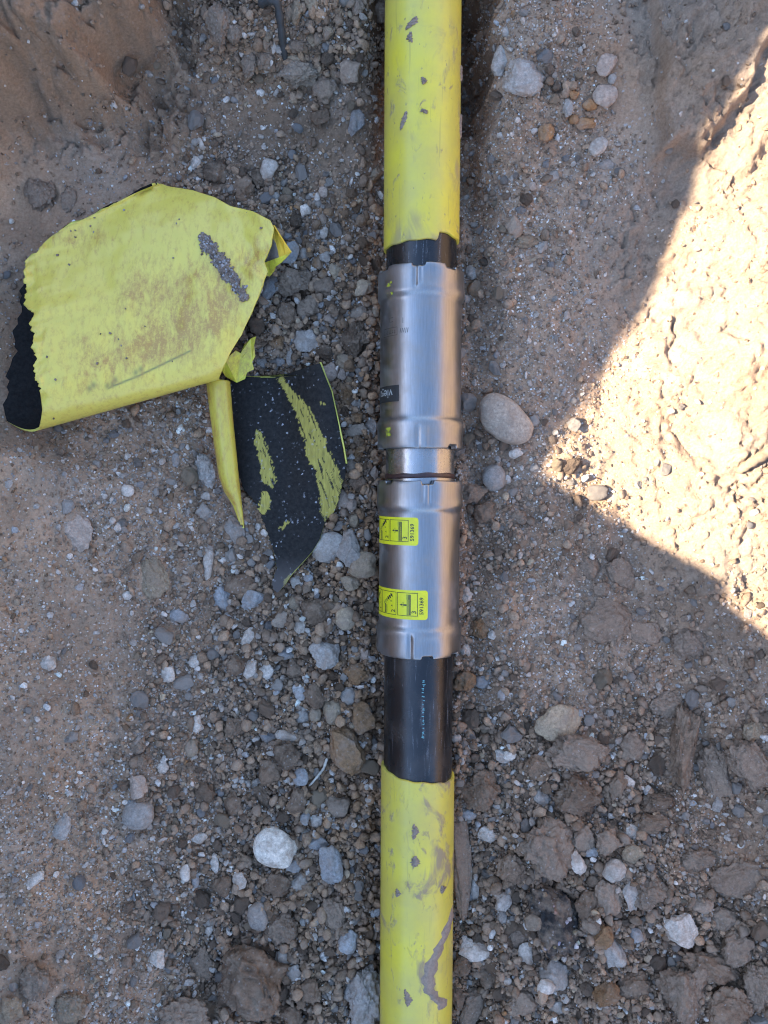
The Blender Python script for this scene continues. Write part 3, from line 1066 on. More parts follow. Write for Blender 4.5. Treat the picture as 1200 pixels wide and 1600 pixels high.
MUD = [([(74, 1432), (60, 1458), (34, 1485), (18, 1515), (16, 1545), (28, 1560), (52, 1590)], [.003, .010, .006, .0075, .006, .0045, .011], 1, 'long smear of dried mud curling over the near end of the yellow coating'),
       ([(78, 70), (80, 85), (78, 97)], [.001, .004, .001], 2, 'small mud blob on the far right flank of the yellow coating'),
       ([(80, 148), (78, 170), (82, 190)], [.001, .003, .001], 3, 'thin mud streak on the far right flank of the yellow coating'),
       ([(-6, 1335), (-5, 1345), (-7, 1352)], [.002, .0045, .002], 4, 'round mud spot on top of the near yellow coating'),
       ([(-8, 1285), (-5, 1296), (-9, 1310)], [.001, .0035, .001], 5, 'smaller mud spot on top of the near yellow coating, above the round one'),
       ([(38, 1388), (42, 1394), (38, 1400)], [.001, .004, .001], 6, 'mud spot on the right flank of the near yellow coating'),
       ([(-26, 168), (-30, 180), (-36, 196)], [.001, .003, .001], 8, 'dark mud streak on the upper left of the far yellow coating'),
       ([(-3, 118), (0, 124), (-2, 129)], [.0015, .0028, .001], 9, 'small square mud spot on top of the far yellow coating'),
       ([(-2, 168), (0, 171), (3, 175)], [.001, .0035, .001], 10, 'small slanting mud dash on top of the far yellow coating'),
       ([(-20, 45), (-23, 54), (-18, 62)], [.001, .003, .001], 11, 'mud spot below the dark smear on the far yellow coating'),
       ([(-20, 1545), (-14, 1560), (-16, 1572)], [.001, .004, .001], 12, 'mud spot near the lower border on the yellow coating'),
       ([(-34, 1392), (-32, 1398), (-35, 1405)], [.001, .003, .001], 13, 'mud spot on the left flank of the near yellow coating'),
       ([(-12, 22), (-18, 32), (-28, 40)], [.001, .005, .001], 7, 'dark mud smear near the far end of the yellow coating')]
for path, wd, sd, lab in MUD:
    v_, f_ = mud_patch(path, wd, sd)
    o = link('mud', mesh_from('mud', v_, f_, MT['mud']), coat1 if path[0][1] < 800 else coat2, PIPE_BASE)
    o['label'] = lab


# ------------------------------------------------------------------ torn pieces of coating
def ray(px, py, z):
    return np.stack([(px - CX) / F * (CZ - z), (CY - py) / F * (CZ - z), z], -1)


def solid(o, t, rim=0, inner=None, offset=-1):
    m = o.modifiers.new('thickness', 'SOLIDIFY')
    m.thickness = t
    m.offset = offset
    if inner is not None:
        m.material_offset = inner
    m.material_offset_rim = rim
    m.use_even_offset = False


OUT_A = [(66, 640), (63, 615), (53, 582), (55, 560), (50, 540), (53, 520), (45, 505), (49, 490), (40, 470), (41, 455), (37, 430), (41, 405), (60, 393), (66, 380), (86, 366), (96, 357), (125, 345), (180, 318), (215, 300), (240, 290), (250, 286), (262, 291),
         (300, 297), (335, 308), (360, 322), (395, 330), (422, 344), (428, 356), (424, 380), (412, 408), (418, 424), (402, 468), (388, 500), (378, 522), (362, 548), (350, 572), (342, 592), (250, 622), (150, 648), (62, 672)]
AX_A = np.array([.963, -.27])
Q_A = np.array([-.27, -.963])
O_A = np.array([62., 672.])


def sheet_a():
    root_loc = Vector((ray(np.array(225.), np.array(480.), np.array(0.01))))
    root = empty('torn_coating', root_loc, 'large torn curled sheet of yellow pipe coating lying on the soil', 'coating scrap', 'stripped pieces of coating')
    RR = 40.0
    nT = 150
    vmax = 322.0
    rows_px, rows_z = [], []
    ncol = 190
    uu = np.linspace(0, 1, ncol)
    poly = np.array(OUT_A)
    rel = poly - O_A
    tp, vp = rel @ AX_A, rel @ Q_A

    def span(v):
        ts = []
        n = len(tp)
        for i in range(n):
            j = (i + 1) % n
            if (vp[i] > v) != (vp[j] > v):
                ts.append(tp[i] + (v - vp[i]) / (vp[j] - vp[i]) * (tp[j] - tp[i]))
        return (min(ts), max(ts)) if len(ts) > 1 else None
    base_z = 0.015
    rowsV, rowsZ, rowsT = [], [], []
    # underside, from its inner edge to the silhouette
    for ph in np.concatenate([np.linspace(6.4, 1.7, 24), np.linspace(1.57, 0.0, 22)]):
        if ph > math.pi / 2:
            v = RR + (ph - math.pi / 2) * RR
            z = base_z + 0.006 * (v - RR) / 200
        else:
            v = RR * (1 - math.cos(ph))
            z = base_z + (0.0235 - 0.0235 * math.sin(ph))
        left = -44 + 20 * (1 - min(1, ph / 1.2)) ** 1.0 * 1.9 if v <= RR else float(np.interp(v, [RR, 75, 120, 150, 186, 241], [-44, -32, -8, 4, 20, 48])) + 4 * math.sin(v * .11) + 3 * math.sin(v * .31)
        rowsV.append(v)
        rowsZ.append((z, 0))
        rowsT.append((left, 292 if v <= RR else 240))
    for v in np.linspace(1.5, vmax, nT):
        sp = span(v)
        if sp is None:
            continue
        if v < RR:
            z = base_z + 0.0235 + 0.0235 * math.sqrt(max(0, 1 - (1 - v / RR) ** 2))
        else:
            s = (v - RR) / (vmax - RR)
            z = base_z + 0.047 - 0.040 * s ** 1.35
        rowsV.append(v)
        rowsZ.append((z, 1))
        rowsT.append(sp)
    P, dirt, colr = [], [], []
    yel = np.array([0.64, 0.51, 0.085])
    for v, (z, top), (t0, t1) in zip(rowsV, rowsZ, rowsT):
        jit0 = 9.0 * float(perlin(np.array([[v * .13, .5, .5]]), 2)[0]) + 5.0 * float(perlin(np.array([[v * .4, 5.5, .5]]), 2)[0])
        t = t0 + (jit0 if top and v > 60 else 0) * (1 - uu) ** 6 + (t1 - t0) * uu
        px = O_A[0] + AX_A[0] * t + Q_A[0] * v
        py = O_A[1] + AX_A[1] * t + Q_A[1] * v
        zz = np.full(ncol, z)
        if top:
            zz = zz + 0.010 * np.exp(-(uu / .25) ** 2) * min(1, v / 60) + 0.0035 * np.sin(uu * 5 + v / 60) * min(1, v / 60)
            zz = zz + 0.0022 * fbm2(px, py, 75.0, 3, 70) * min(1, v / 40) + 0.0035 * np.exp(-(uu / .05) ** 2) * fbm2(px, py, 24.0, 2, 71) * min(1, v / 60) + 0.0028 * sst(300, 400, px) * fbm2((px + py) * .5, (px - py), 40.0, 2, 72)
            # crease running to the torn right-hand corner
            dd = (px - 335) * .57 + (py - 440) * .82
            zz = zz - 0.0035 * np.exp(-(dd / 14) ** 2) * sst(300, 420, px)
            zz = zz + 0.012 * sst(370, 430, px) * sst(430, 340, py)
            zz = zz - 0.014 * sst(330, 400, px) * sst(470, 560, py)
        P.append(ray(px, py, zz))
        D = 1.1 * np.exp(-((py - (585 - (px - 100) * .36)) / 42) ** 2) * sst(90, 160, px) * sst(390, 330, px)
        D = D + 0.7 * np.exp(-((py - (455 - (px - 220) * .25)) / 30) ** 2) * sst(150, 230, px)
        D = D + 0.55 * np.exp(-(((px - 120) / 45) ** 2 + ((py - 375) / 16) ** 2)) + 0.12
        D = D + 0.5 * np.exp(-(((px - 355) / 30) ** 2 + ((py - 480) / 30) ** 2))
        c_ = np.tile(yel, (ncol, 1))
        # printed dark line and worn green letters
        dl = seg_dist(px, py, [(170, 606), (215, 588), (298, 548)])
        ink = np.exp(-(dl / 1.6) ** 2)
        for (xx, yy) in ((140, 607), (146, 602), (168, 603), (176, 600), (180, 594), (212, 582), (220, 577)):
            ink = np.maximum(ink, np.exp(-(((px - xx) / 4) ** 2 + ((py - yy) / 5) ** 2)) * .8)
        c_ = c_ * (1 - .85 * ink[:, None]) + np.array([0.05, 0.09, 0.04]) * .85 * ink[:, None]
        if not top:
            D = D * 0
        dirt.append(D)
        colr.append(c_)
    nr = len(P)
    Vv = np.concatenate(P)
    me = mesh_from('coating_sheet', Vv, grid_faces(nr, ncol), [MT['sheet'], MT['under'], MT['rim']], True, np.concatenate(colr), None, {'Dirt': np.concatenate(dirt)})
    global SHEET_A
    SHEET_A = me
    o = link('coating_sheet', me, root, root_loc)
    solid(o, 0.0021, 2, 1)
    return root, root_loc


rootA, locA = sheet_a()


def flat_patch(name, parent, base, pts, mats, thick, sub=0, mi=0):
    """thin torn piece from (px, py, z) points given as faces lists"""
    vs, fs, ms = [], [], []
    for face, m_ in pts:
        o = len(vs)
        for (x, y, z) in face:
            vs.append(ray(np.array(float(x)), np.array(float(y)), np.array(float(z))))
        fs.append(tuple(range(o, o + len(face)))[::-1])
        ms.append(m_)
    colr = np.tile(np.array([0.70, 0.62, 0.05]), (len(vs), 1))
    me = mesh_from(name, vs, fs, mats, False, colr, ms, {'Dirt': np.full(len(vs), .45)})
    o = link(name, me, parent, base)
    solid(o, thick, 0, 0)
    return o


fl = flat_patch('torn_flap', rootA, locA, [
    ([(427, 352, .046), (433, 362, .052), (443, 378, .056), (454, 394, .054), (446, 399, .050), (436, 402, .046), (434, 392, .046), (431, 380, .046), (424, 369, .046)], 1),
    ([(424, 369, .046), (431, 380, .046), (434, 392, .046), (436, 402, .046), (420, 408, .038), (407, 412, .036), (416, 394, .040)], 2),
    ([(407, 412, .038), (420, 408, .040), (436, 402, .047), (454, 395, .054), (447, 403, .050), (440, 410, .046), (430, 417, .040), (428, 424, .036), (421, 432, .033), (411, 430, .034)], 0)],
    [MT['sheet'], MT['peel'], MT['mud']], 0.0016)
fl['label'] = 'folded-over torn corner with orange inside'
sh = flat_patch('torn_shred', rootA, locA, [
    ([(352, 562, .030), (368, 548, .026), (376, 552, .024), (381, 540, .026), (392, 529, .030), (400, 526, .032), (397, 540, .028), (399, 556, .022), (394, 566, .020), (397, 577, .017), (386, 582, .016), (383, 592, .015), (370, 598, .014), (362, 594, .015), (352, 588, .018), (346, 578, .024)], 0)],
    [MT['sheet']], 0.0016)
sh['label'] = 'frayed pale shred at the lower right corner'


# second piece: black inside up, left edge rolled over
OUT_B = [(352, 600), (375, 588), (388, 593), (402, 591), (420, 588), (441, 586), (470, 577), (500, 567), (509, 590), (518, 612), (524, 640), (531, 672), (537, 700), (542, 722), (539, 748), (536, 752), (530, 780), (522, 800), (508, 815),
         (500, 842), (488, 862), (470, 882), (456, 897), (446, 912), (434, 927), (427, 922), (425, 908), (432, 890), (430, 868), (420, 840), (412, 815), (404, 797), (396, 780), (381, 766), (372, 740), (360, 690)]
PATCH = [[(434, 590), (443, 588), (449, 600), (463, 615), (478, 630), (491, 648), (501, 672), (512, 694), (521, 716), (529, 735), (531, 746), (536, 752), (530, 780), (522, 800), (509, 813), (502, 798), (500, 775), (493, 750), (495, 735), (484, 725), (477, 708), (477, 694), (471, 680), (468, 660), (459, 640), (452, 622), (440, 605)],
         [(401, 671), (408, 674), (413, 690), (420, 705), (426, 722), (430, 750), (428, 765), (418, 757), (410, 755), (407, 735), (404, 715), (398, 692)],
         [(410, 769), (421, 768), (423, 785), (417, 803), (408, 806), (403, 795)], [(436, 826), (450, 813), (452, 818), (441, 830)], [(445, 905), (466, 884), (463, 893), (444, 918)], [(502, 629), (509, 631), (503, 635)]]


def sheet_b():
    base = Vector(ray(np.array(440.), np.array(740.), np.array(0.003)))
    root = empty('torn_coating', base, 'smaller torn coating piece, black inside facing up, its edge rolled over to yellow', 'coating scrap', 'stripped pieces of coating')
    poly = OUT_B
    ys = np.linspace(567.5, 926, 190)
    ncol = 120
    uu = np.linspace(0, 1, ncol)
    P, C_ = [], []
    for k_, yv in enumerate(ys):
        xs = []
        n = len(poly)
        for i in range(n):
            (x0, y0), (x1, y1) = poly[i], poly[(i + 1) % n]
            if (y0 > yv) != (y1 > yv):
                xs.append(x0 + (yv - y0) / (y1 - y0) * (x1 - x0))
        a, b = min(xs), max(xs)
        a += 0.8 * math.sin(yv * .9) + .6 * math.sin(yv * .37)
        px = a + (b - a) * uu
        py = np.full(ncol, yv)
        mid = sst(900, 640, yv)
        right = np.interp(yv, [567, 612, 672, 722, 800, 927], [500, 518, 531, 542, 522, 434])
        left = 340 + (yv - 600) * .15
        z = 0.010 + 0.016 * sst(right - 95, right + 4, px) * sst(830, 700, yv) + 0.004 * np.sin(px / 37 + yv / 90) * mid - 0.004 * np.exp(-((px - 440) / 30) ** 2)
        z = z + 0.006 * sst(850, 926, yv)
        P.append(ray(px, py, z))
        jx = px + 2.2 * perlin(np.stack([px * .13, py * .13, px * 0 + .5], 1), 3) * 2 + 2.4 * perlin(np.stack([px * .5, py * .35, px * 0 + .5], 1), 6) * 2
        jy = py + 3.0 * perlin(np.stack([px * .13, py * .09, px * 0 + 9.5], 1), 4) * 2
        c = np.tile(np.array([0.013, 0.0115, 0.010]), (ncol, 1))
        for q, pl in enumerate(PATCH):
            m_ = in_poly(jx, jy, pl) & (perlin(np.stack([(px - .35 * py) * .33, py * .035, px * 0 + 2.2], 1), 5) > -.22)
            c[m_] = np.array([0.36, 0.285, 0.06]) * (1 + .7 * perlin(np.stack([px[m_] * .5, py[m_] * .06, px[m_] * 0], 1), 8)[:, None])
        tip = sst(860, 915, yv) * .6
        c = c * (1 - tip) + np.array([.12, .10, .09]) * tip
        C_.append(c)
    me = mesh_from('coating_sheet', np.concatenate(P), grid_faces(len(P), ncol)[:, ::-1], [MT['sheet_in'], MT['rim'], MT['rim']], True, np.concatenate(C_), None, {'Dirt': np.zeros(len(P) * ncol)})
    o = link('coating_sheet', me, root, base)
    solid(o, 0.0020, 1, 1, -1)
    o['label'] = 'black inner face with yellow patches where the black layer peeled off'
    # rolled edge
    rows = np.linspace(0, 1, 90)
    nc = 44
    P = []
    for s in rows:
        yv = 597 + 224 * s
        lft = np.interp(yv, [597, 640, 700, 745, 768, 790, 822], [322, 327, 335, 342, 350, 364, 374])
        rgt = np.interp(yv, [597, 650, 700, 760, 822], [360, 364, 369, 375, 382])
        w_ = (rgt - lft)
        r = w_ * .5 * M * .95
        cx_ = (lft + rgt) / 2
        # angle from free edge (right, above) over the top, round the left side, to below
        a0 = 0.0 if s < .8 else -0.0
        an = np.linspace(0.12, 4.4 if s < .7 else 4.4 - 2.4 * (s - .7) / .3, nc)
        hz = 0.012
        zc = hz + r
        px = cx_ + np.cos(an) * w_ * .5
        z = zc + np.sin(an) * r * 0.95
        py = np.full(nc, yv) + (3.0 * np.sin(an * 2.0) if s > .97 else 0) - 4 * np.sin(an) * (1 - s) + 5 * np.sin(an * 3 + 1) * max(0, s - .9) * 8 * .6
        P.append(ray(px, py, z))
    yel = np.array([0.54, 0.43, 0.055])
    me = mesh_from('rolled_edge', np.concatenate(P), grid_faces(len(P), nc), [MT['sheet'], MT['under'], MT['rim']], True, np.tile(yel, (len(P) * nc, 1)), None, {'Dirt': np.tile(.30 + .5 * np.exp(-((np.linspace(0, 1, nc) - .62) / .12) ** 2), len(P))})
    o = link('rolled_edge', me, root, base)
    solid(o, 0.0018, 2, 1, -1)
    o['label'] = 'edge rolled over, yellow outside showing'
    # thin bright lip along the right-hand edge
    pts = [(500, 566), (509, 590), (518, 612), (519, 618), (524, 640), (531, 672), (537, 700), (541, 724)]
    vs, fs = [], []
    for i, (x, y) in enumerate(pts):
        for dx, dz in ((-1.0, .0262), (1.2, .0275), (2.4, .0245)):
            vs.append(ray(np.array(x + dx), np.array(float(y)), np.array(dz)))
    me = mesh_from('torn_lip', vs, grid_faces(len(pts), 3)[:, ::-1], [MT['sheet']], True, np.tile(np.array([.74, .67, .12]), (len(vs), 1)), None, {'Dirt': np.zeros(len(vs))})
    o = link('torn_lip', me, root, base)
    solid(o, 0.0012)
    return root


rootB = sheet_b()

# ------------------------------------------------------------------ stones and clods set out by hand
C = {'w': (.52, .435, .355), 'g': (.32, .275, .232), 'b': (.275, .258, .242), 't': (.32, .235, .15), 'k': (.37, .272, .205), 'o': (.31, .16, .07), 'd': (.115, .077, .05), 'n': (.205, .134, .086), 'm': (.27, .192, .134), 'r': (.24, .135, .066), 'l': (.29, .222, .162), 'e': (.40, .262, .165)}
# px, py, width, height, turn, kind, colour, thickness, label
HAND = [
 (788, 657, 96, 62, -38, 's', 'l+', .6, 'large smooth oval grey-tan pebble beside the upper coupling'),
 (771, 747, 38, 44, 10, 's', 'g', .8, 'rounded grey pebble beside the near collar, just below the large oval pebble'),
 (740, 770, 52, 32, 10, 'c', 'm', .6, 'tan clod wedged between the lower coupling and a rounded grey pebble'),
 (757, 800, 40, 36, 0, 'c', 'n', .7, 'brown clod beside the lower coupling, level with its upper sticker'),
 (812, 808, 26, 26, 20, 'c', 'm', .7, 'small brown clod off the lower coupling, outermost of the clods there'),
 (806, 708, 24, 17, 20, 'p', 'w', .7, 'small white pebble between the large oval pebble and the sunlit patch'),
 (835, 731, 18, 15, 0, 'a', 'g', .7, 'small grey stone at the pointed tip of the sunlit patch'),
 (727, 929, 22, 26, 0, 'a', 'w', .7, 'white angular stone touching the lower coupling by its lower sticker'),
 (748, 981, 32, 36, 0, 'c', 'r', .75, 'round brown clod beside the near collar of the lower coupling'),
 (769, 991, 15, 16, 0, 'a', 'w', .7, 'tiny white stone right of the round brown clod by the lower collar'),
 (729, 1016, 13, 24, 20, 'a', 'w', .6, 'narrow white chip against the lower collar of the lower coupling'),
 (725, 1062, 38, 38, 0, 'c', 'r', .6, 'brown clod touching the bare black pipe on its right side'),
 (754, 1065, 25, 20, 0, 'p', 'b', .7, 'bluish pebble near the bare black pipe, right of a brown clod'),
 (783, 1086, 13, 19, 0, 'p', 'b', .7, 'small bluish pebble below and right of the bluish pebble by the black pipe'),
 (713, 1154, 16, 14, 0, 'p', 'w', .7, 'white pebble half under the right side of the black pipe'),
 (923, 885, 36, 38, 30, 'c', 'm', .5, 'brown clod below the lower edge of the sunlit patch, uppermost of three'),
 (940, 920, 28, 26, 0, 'c', 'm', .5, 'small brown clod between two larger ones below the sunlit patch'),
 (946, 968, 84, 72, 10, 'f', 'm', .35, 'broad flat cracked slab of soil below the sunlit patch'),
 (1006, 988, 58, 36, -5, 'f', 'm', .35, 'low flat soil slab right of the broad cracked one'),
 (1075, 1004, 58, 56, 0, 'c', 'm', .55, 'crumbly clod on the right slope below the sunlit patch'),
 (971, 898, 40, 58, 30, 'f', 'm', .3, 'thin tilted soil flake below the shadow edge'),
 (820, 122, 68, 62, -10, 'f', 'g+', .4, 'large pale angular flat stone near the far end right of the pipe'),
 (783, 97, 30, 48, -10, 'a', 'g', .5, 'narrow grey stone leaning on the large pale flat stone'),
 (945, 151, 40, 38, 0, 'p', 'k', .4, 'pale pinkish flat rounded stone by the foot of the clay wall'),
 (945, 105, 28, 40, -25, 'a', 'k', .6, 'pinkish wedge-shaped stone above the pale pinkish rounded one'),
 (956, 125, 15, 16, 0, 'p', 'g', .7, 'small grey pebble tucked between two pinkish stones'),
 (852, 210, 27, 29, -10, 'a', 'o', .8, 'blocky orange-brown stone below the large pale flat stone'),
 (921, 165, 25, 20, 0, 'p', 'o', .7, 'orange-brown pebble left of the pale pinkish rounded stone'),
 (914, 193, 34, 24, -10, 'a', 'o', .6, 'orange-brown angular stone, lowest of the orange cluster'),
 (896, 187, 17, 16, 0, 'p', 'o', .7, 'tiny orange pebble left of the lowest orange stone'),
 (895, 148, 20, 16, 0, 'a', 'o', .7, 'small orange stone at the top of the orange cluster'),
 (887, 170, 17, 28, 0, 'p', 'g', .6, 'grey oval pebble amid the orange cluster'),
 (868, 137, 18, 18, 0, 'a', 'd', .7, 'dark little stone right of the large pale flat stone'),
 (934, 230, 34, 24, 40, 's', 'w', .6, 'smooth white oval pebble lying aslant below the orange cluster'),
 (947, 257, 28, 18, 0, 'a', 'g', .4, 'flat grey stone just below the smooth white oval pebble'),
 (865, 276, 17, 19, 0, 'p', 'g', .6, 'small grey pebble alone below the blocky orange-brown stone'),
 (832, 292, 13, 14, 0, 'p', 'k', .6, 'small pinkish pebble left of a lone small grey pebble'),
 (802, 357, 26, 36, 15, 'a', 'm', .7, 'grey-brown stone sticking up beside a crust of soil, right of the upper yellow end'),
 (822, 378, 42, 22, 5, 'c', 't', .6, 'tan crust of soil right of the grey-brown upright stone'),
 (848, 386, 20, 16, 30, 'a', 'g', .5, 'small pale flat stone at the right end of the tan crust'),
 (736, 427, 19, 23, 0, 'p', 'g', .7, 'pale grey pebble against the far collar of the upper coupling'),
 (741, 452, 25, 26, 0, 'p', 'r', .7, 'round brown pebble below a pale grey one at the upper coupling'),
 (790, 52, 13, 15, 0, 'p', 'g', .7, 'small grey pebble at the far end, above the narrow leaning stone'),
 (872, 1128, 78, 56, 10, 'p', 't', .35, 'broad pale tan disc-shaped stone partly under a clod'),
 (903, 1172, 100, 62, -18, 'q', 'm', .5, 'big angular brown clod lying on the pale disc-shaped stone'),
 (898, 1238, 72, 66, 0, 'c', 'n', .55, 'dark rough clod directly below the clod on the disc stone'),
 (964, 1222, 30, 46, 0, 'c', 'n', .7, 'upright brown clod right of the dark rough clod'),
 (748, 1230, 62, 62, 20, 'c', 'n', .7, 'brown clod beside the top edge of the near yellow coating'),
 (858, 1318, 92, 92, 35, 'c', 'm', .5, 'largest rough brown clod in the middle of the near right rubble'),
 (1062, 1166, 40, 146, -8, 'q', 'n', .9, 'tall brown slab of clay standing on edge on the right slope'),
 (1112, 1202, 44, 90, 12, 'q', 'm', .6, 'upright clay chunk right of the tall brown slab'),
 (1166, 1190, 60, 92, 35, 'q', 'm', .5, 'leaning clay chunk at the right border, beyond the upright one'),
 (1029, 1253, 66, 36, 0, 'q', 'n', .6, 'flat brown clod at the foot of the tall clay slab'),
 (1175, 1142, 40, 36, 0, 'c', 't', .6, 'tan crumbly clod above the leaning clay chunk'),
 (1020, 1285, 48, 34, 0, 'c', 'n', .6, 'brown clod under the flat one at the foot of the tall slab'),
 (958, 1358, 38, 38, 0, 'p', 'w', .85, 'round pale ball-like stone with a bumpy skin in the right rubble'),
 (900, 1346, 32, 38, 0, 'a', 'w', .7, 'pale angular stone left of the ball-like one'),
 (873, 1358, 30, 26, 30, 'a', 'g', .6, 'pale tilted block at the lower edge of the largest rough clod'),
 (987, 1333, 34, 30, 0, 'p', 't', .7, 'tan-brown pebble above and right of the ball-like stone'),
 (985, 1299, 27, 25, 20, 'a', 'w', .7, 'white angular stone above the tan-brown pebble'),
 (924, 1330, 22, 16, 0, 'a', 'b', .6, 'bluish chip above the ball-like stone'),
 (949, 1402, 42, 56, 0, 'a', 'm', .65, 'blocky grey-brown stone right below the ball-like one'),
 (984, 1398, 25, 50, 12, 'a', 'g', .6, 'long grey stone right of the blocky grey-brown one'),
 (915, 1407, 42, 46, 0, 'c', 'n', .7, 'brown clod left of the blocky grey-brown stone'),
 (950, 1311, 46, 40, 0, 'c', 'm', .65, 'brown clod left of the white angular stone in the right rubble'),
 (908, 1308, 40, 46, 0, 'c', 'm', .6, 'grey-brown clod right of the largest rough clod'),
 (806, 1459, 46, 54, -15, 'f', 'm', .4, 'smooth flat brown flake left of the black lump'),
 (746, 1485, 62, 34, -12, 'a', 'w', .55, 'long pale stone against the pipe near the mud smear'),
 (821, 1492, 28, 42, -20, 'a', 'w', .6, 'pale upright stone below the smooth flat brown flake'),
 (864, 1520, 50, 46, 20, 'a', 'g', .6, 'bluish-grey angular stone below the black lump'),
 (853, 1540, 30, 24, 0, 'p', 'w', .6, 'pale pebble at the lower edge of the bluish-grey angular stone'),
 (1062, 1450, 48, 62, 25, 'a', 'w', .6, 'large pale angular stone in the lower right rubble'),
 (1108, 1506, 104, 50, -25, 'c', 'n', .6, 'long dark clod slanting across the lower right'),
 (1062, 1544, 78, 84, 0, 'c', 'm', .55, 'big brown clod below the long dark slanting one'),
 (1150, 1478, 62, 64, 0, 'c', 'm', .55, 'brown clod at the upper end of the long dark slanting one'),
 (958, 1482, 34, 52, 10, 'a', 'g', .6, 'grey stone between brown clods in the lower right'),
 (940, 1462, 40, 34, 30, 'c', 'r', .6, 'reddish-brown clod above the grey stone of the lower right'),
 (892, 1465, 24, 30, 0, 'a', 'b', .7, 'bluish stone at the right edge of the black lump'),
 (992, 1460, 24, 25, 0, 'p', 'b', .7, 'bluish rounded pebble left of the large pale angular stone'),
 (1129, 1433, 44, 40, 0, 'c', 'm', .6, 'brown clod right of the large pale angular stone'),
 (1096, 1415, 36, 25, 10, 'a', 'm', .6, 'grey-brown stone above the large pale angular stone'),
 (925, 1446, 40, 32, 0, 'c', 'm', .6, 'grey-brown clod below the brown clod by the blocky stone'),
 (742, 1386, 17, 46, 4, 'p', 'w', .7, 'long white pebble standing beside the near yellow coating'),
 (729, 1402, 20, 22, 0, 'p', 'b', .7, 'bluish pebble at the foot of the long white one'),
 (760, 1302, 31, 25, 15, 'a', 'w', .7, 'pale angular stone above the long white pebble, right of the pipe'),
 (733, 1271, 28, 17, 0, 'p', 'b', .7, 'flat bluish pebble right at the near yellow coating'),
 (785, 1407, 30, 28, 30, 'a', 'g', .6, 'pale grey stone right of the long white pebble'),
 (784, 1432, 17, 22, 0, 'p', 'g', .7, 'small grey pebble left of the smooth flat brown flake'),
 (767, 1458, 14, 20, -15, 'p', 'w', .6, 'small white pebble above the long pale stone'),
 (869, 1571, 30, 27, 0, 'a', 'w', .6, 'pale stone near the lower border, right of the pipe'),
 (946, 1548, 44, 42, 0, 'c', 'r', .65, 'reddish clod near the lower border in the right rubble'),
 (762, 1521, 36, 40, 0, 'c', 'n', .65, 'dark brown clod right below the long pale stone'),
 (722, 1504, 32, 36, 0, 'c', 'n', .6, 'brown clod pressed against the near end of the pipe'),
 (736, 1578, 34, 74, -10, 'f', 'm', .6, 'long grey-brown clod beside the pipe at the lower border'),
 (715, 1557, 22, 44, 0, 'c', 'n', .6, 'narrow brown clod between the pipe and the long grey-brown one'),
 (720, 1352, 36, 168, 3, 'f', 'm', .45, 'long tapering slab of dried mud lying along the pipe'),
 (785, 1180, 26, 22, 0, 'a', 'g', .6, 'grey stone right of the brown clod by the near yellow coating'),
 (845, 1245, 32, 26, 0, 'a', 'g', .5, 'small pale stone left of the dark rough clod'),
 (796, 1180, 21, 17, 0, 'p', 'w', .6, 'small whitish pebble right of a grey stone, below the black pipe level'),
 (981, 1220, 24, 20, 0, 'a', 'w', .6, 'small pale stone left of the flat brown clod at the tall slab'),
 (1120, 1255, 22, 26, 20, 'a', 'g', .5, 'grey stone under the upright clay chunk'),
 (1012, 1392, 62, 50, 15, 'c', 'm', .55, 'brown clod right of the long grey stone in the right rubble'),
 (1150, 1375, 92, 58, 20, 'f', 'm', .4, 'broad flat clay slab near the right border, above the lower right rubble'),
 (1085, 1345, 58, 42, 0, 'c', 'm', .5, 'rough clod left of the broad flat clay slab at the right border'),
 (1135, 1562, 74, 66, 0, 'c', 'n', .55, 'rough brown clod in the lower right corner area'),
 (985, 1538, 60, 48, 25, 'c', 'n', .55, 'brown clod right of the reddish one near the lower border'),
 (815, 1562, 52, 46, 0, 'c', 'm', .55, 'brown clod at the lower border, left of a pale stone'),
 (798, 1352, 50, 54, 0, 'c', 'n', .6, 'dark clod left of the largest rough brown clod'),
 (1182, 1540, 46, 76, 0, 'c', 'm', .5, 'tall clod at the right border near the lower corner'),
 (838, 1195, 44, 40, 0, 'c', 'n', .55, 'brown clod left of the big angular one on the disc stone'),
 (1040, 1100, 60, 44, 10, 'c', 'm', .45, 'crumbly clod above the tall clay slab'),
 (985, 1165, 40, 50, 0, 'c', 'm', .5, 'clod left of the tall clay slab'),
 # left, near
 (430, 1321, 68, 58, -25, 's', 'w+', .65, 'large smooth whitish pebble in the gravel left of the pipe'),
 (218, 1270, 50, 47, 0, 's', 'g', .6, 'round dark grey pebble touching a pinkish one, far left gravel'),
 (217, 1227, 27, 38, 10, 'a', 'k', .7, 'pinkish-white pebble touching the round dark grey one'),
 (98, 1292, 27, 39, -15, 'p', 'g', .45, 'flat oval grey pebble at the far left'),
 (57, 1372, 34, 16, 40, 'p', 'w', .7, 'finger-shaped pale pebble near the left border'),
 (517, 1347, 40, 68, 15, 'a', 'b+', .6, 'bluish-white angular stone right of the large whitish pebble'),
 (467, 1377, 32, 32, 0, 'a', 'w', .6, 'white angular stone below the large whitish pebble'),
 (460, 1352, 26, 20, 0, 'a', 'b', .6, 'bluish stone wedged under the large whitish pebble'),
 (404, 1430, 31, 45, 10, 's', 'g', .7, 'upright oval grey pebble below the large whitish one'),
 (375, 1375, 21, 27, 15, 'p', 'w', .7, 'small white pebble left of the oval grey one'),
 (290, 1362, 17, 27, 0, 'p', 'w', .7, 'small upright white pebble, left one of a close pair'),
 (306, 1375, 12, 25, 0, 'p', 'b', .7, 'thin bluish pebble, right one of a close pair'),
 (335, 1348, 16, 34, 5, 'a', 'w', .7, 'narrow white stone right of the close pair of pebbles'),
 (311, 1308, 29, 18, 0, 'p', 'w', .6, 'flat white pebble above the close pair'),
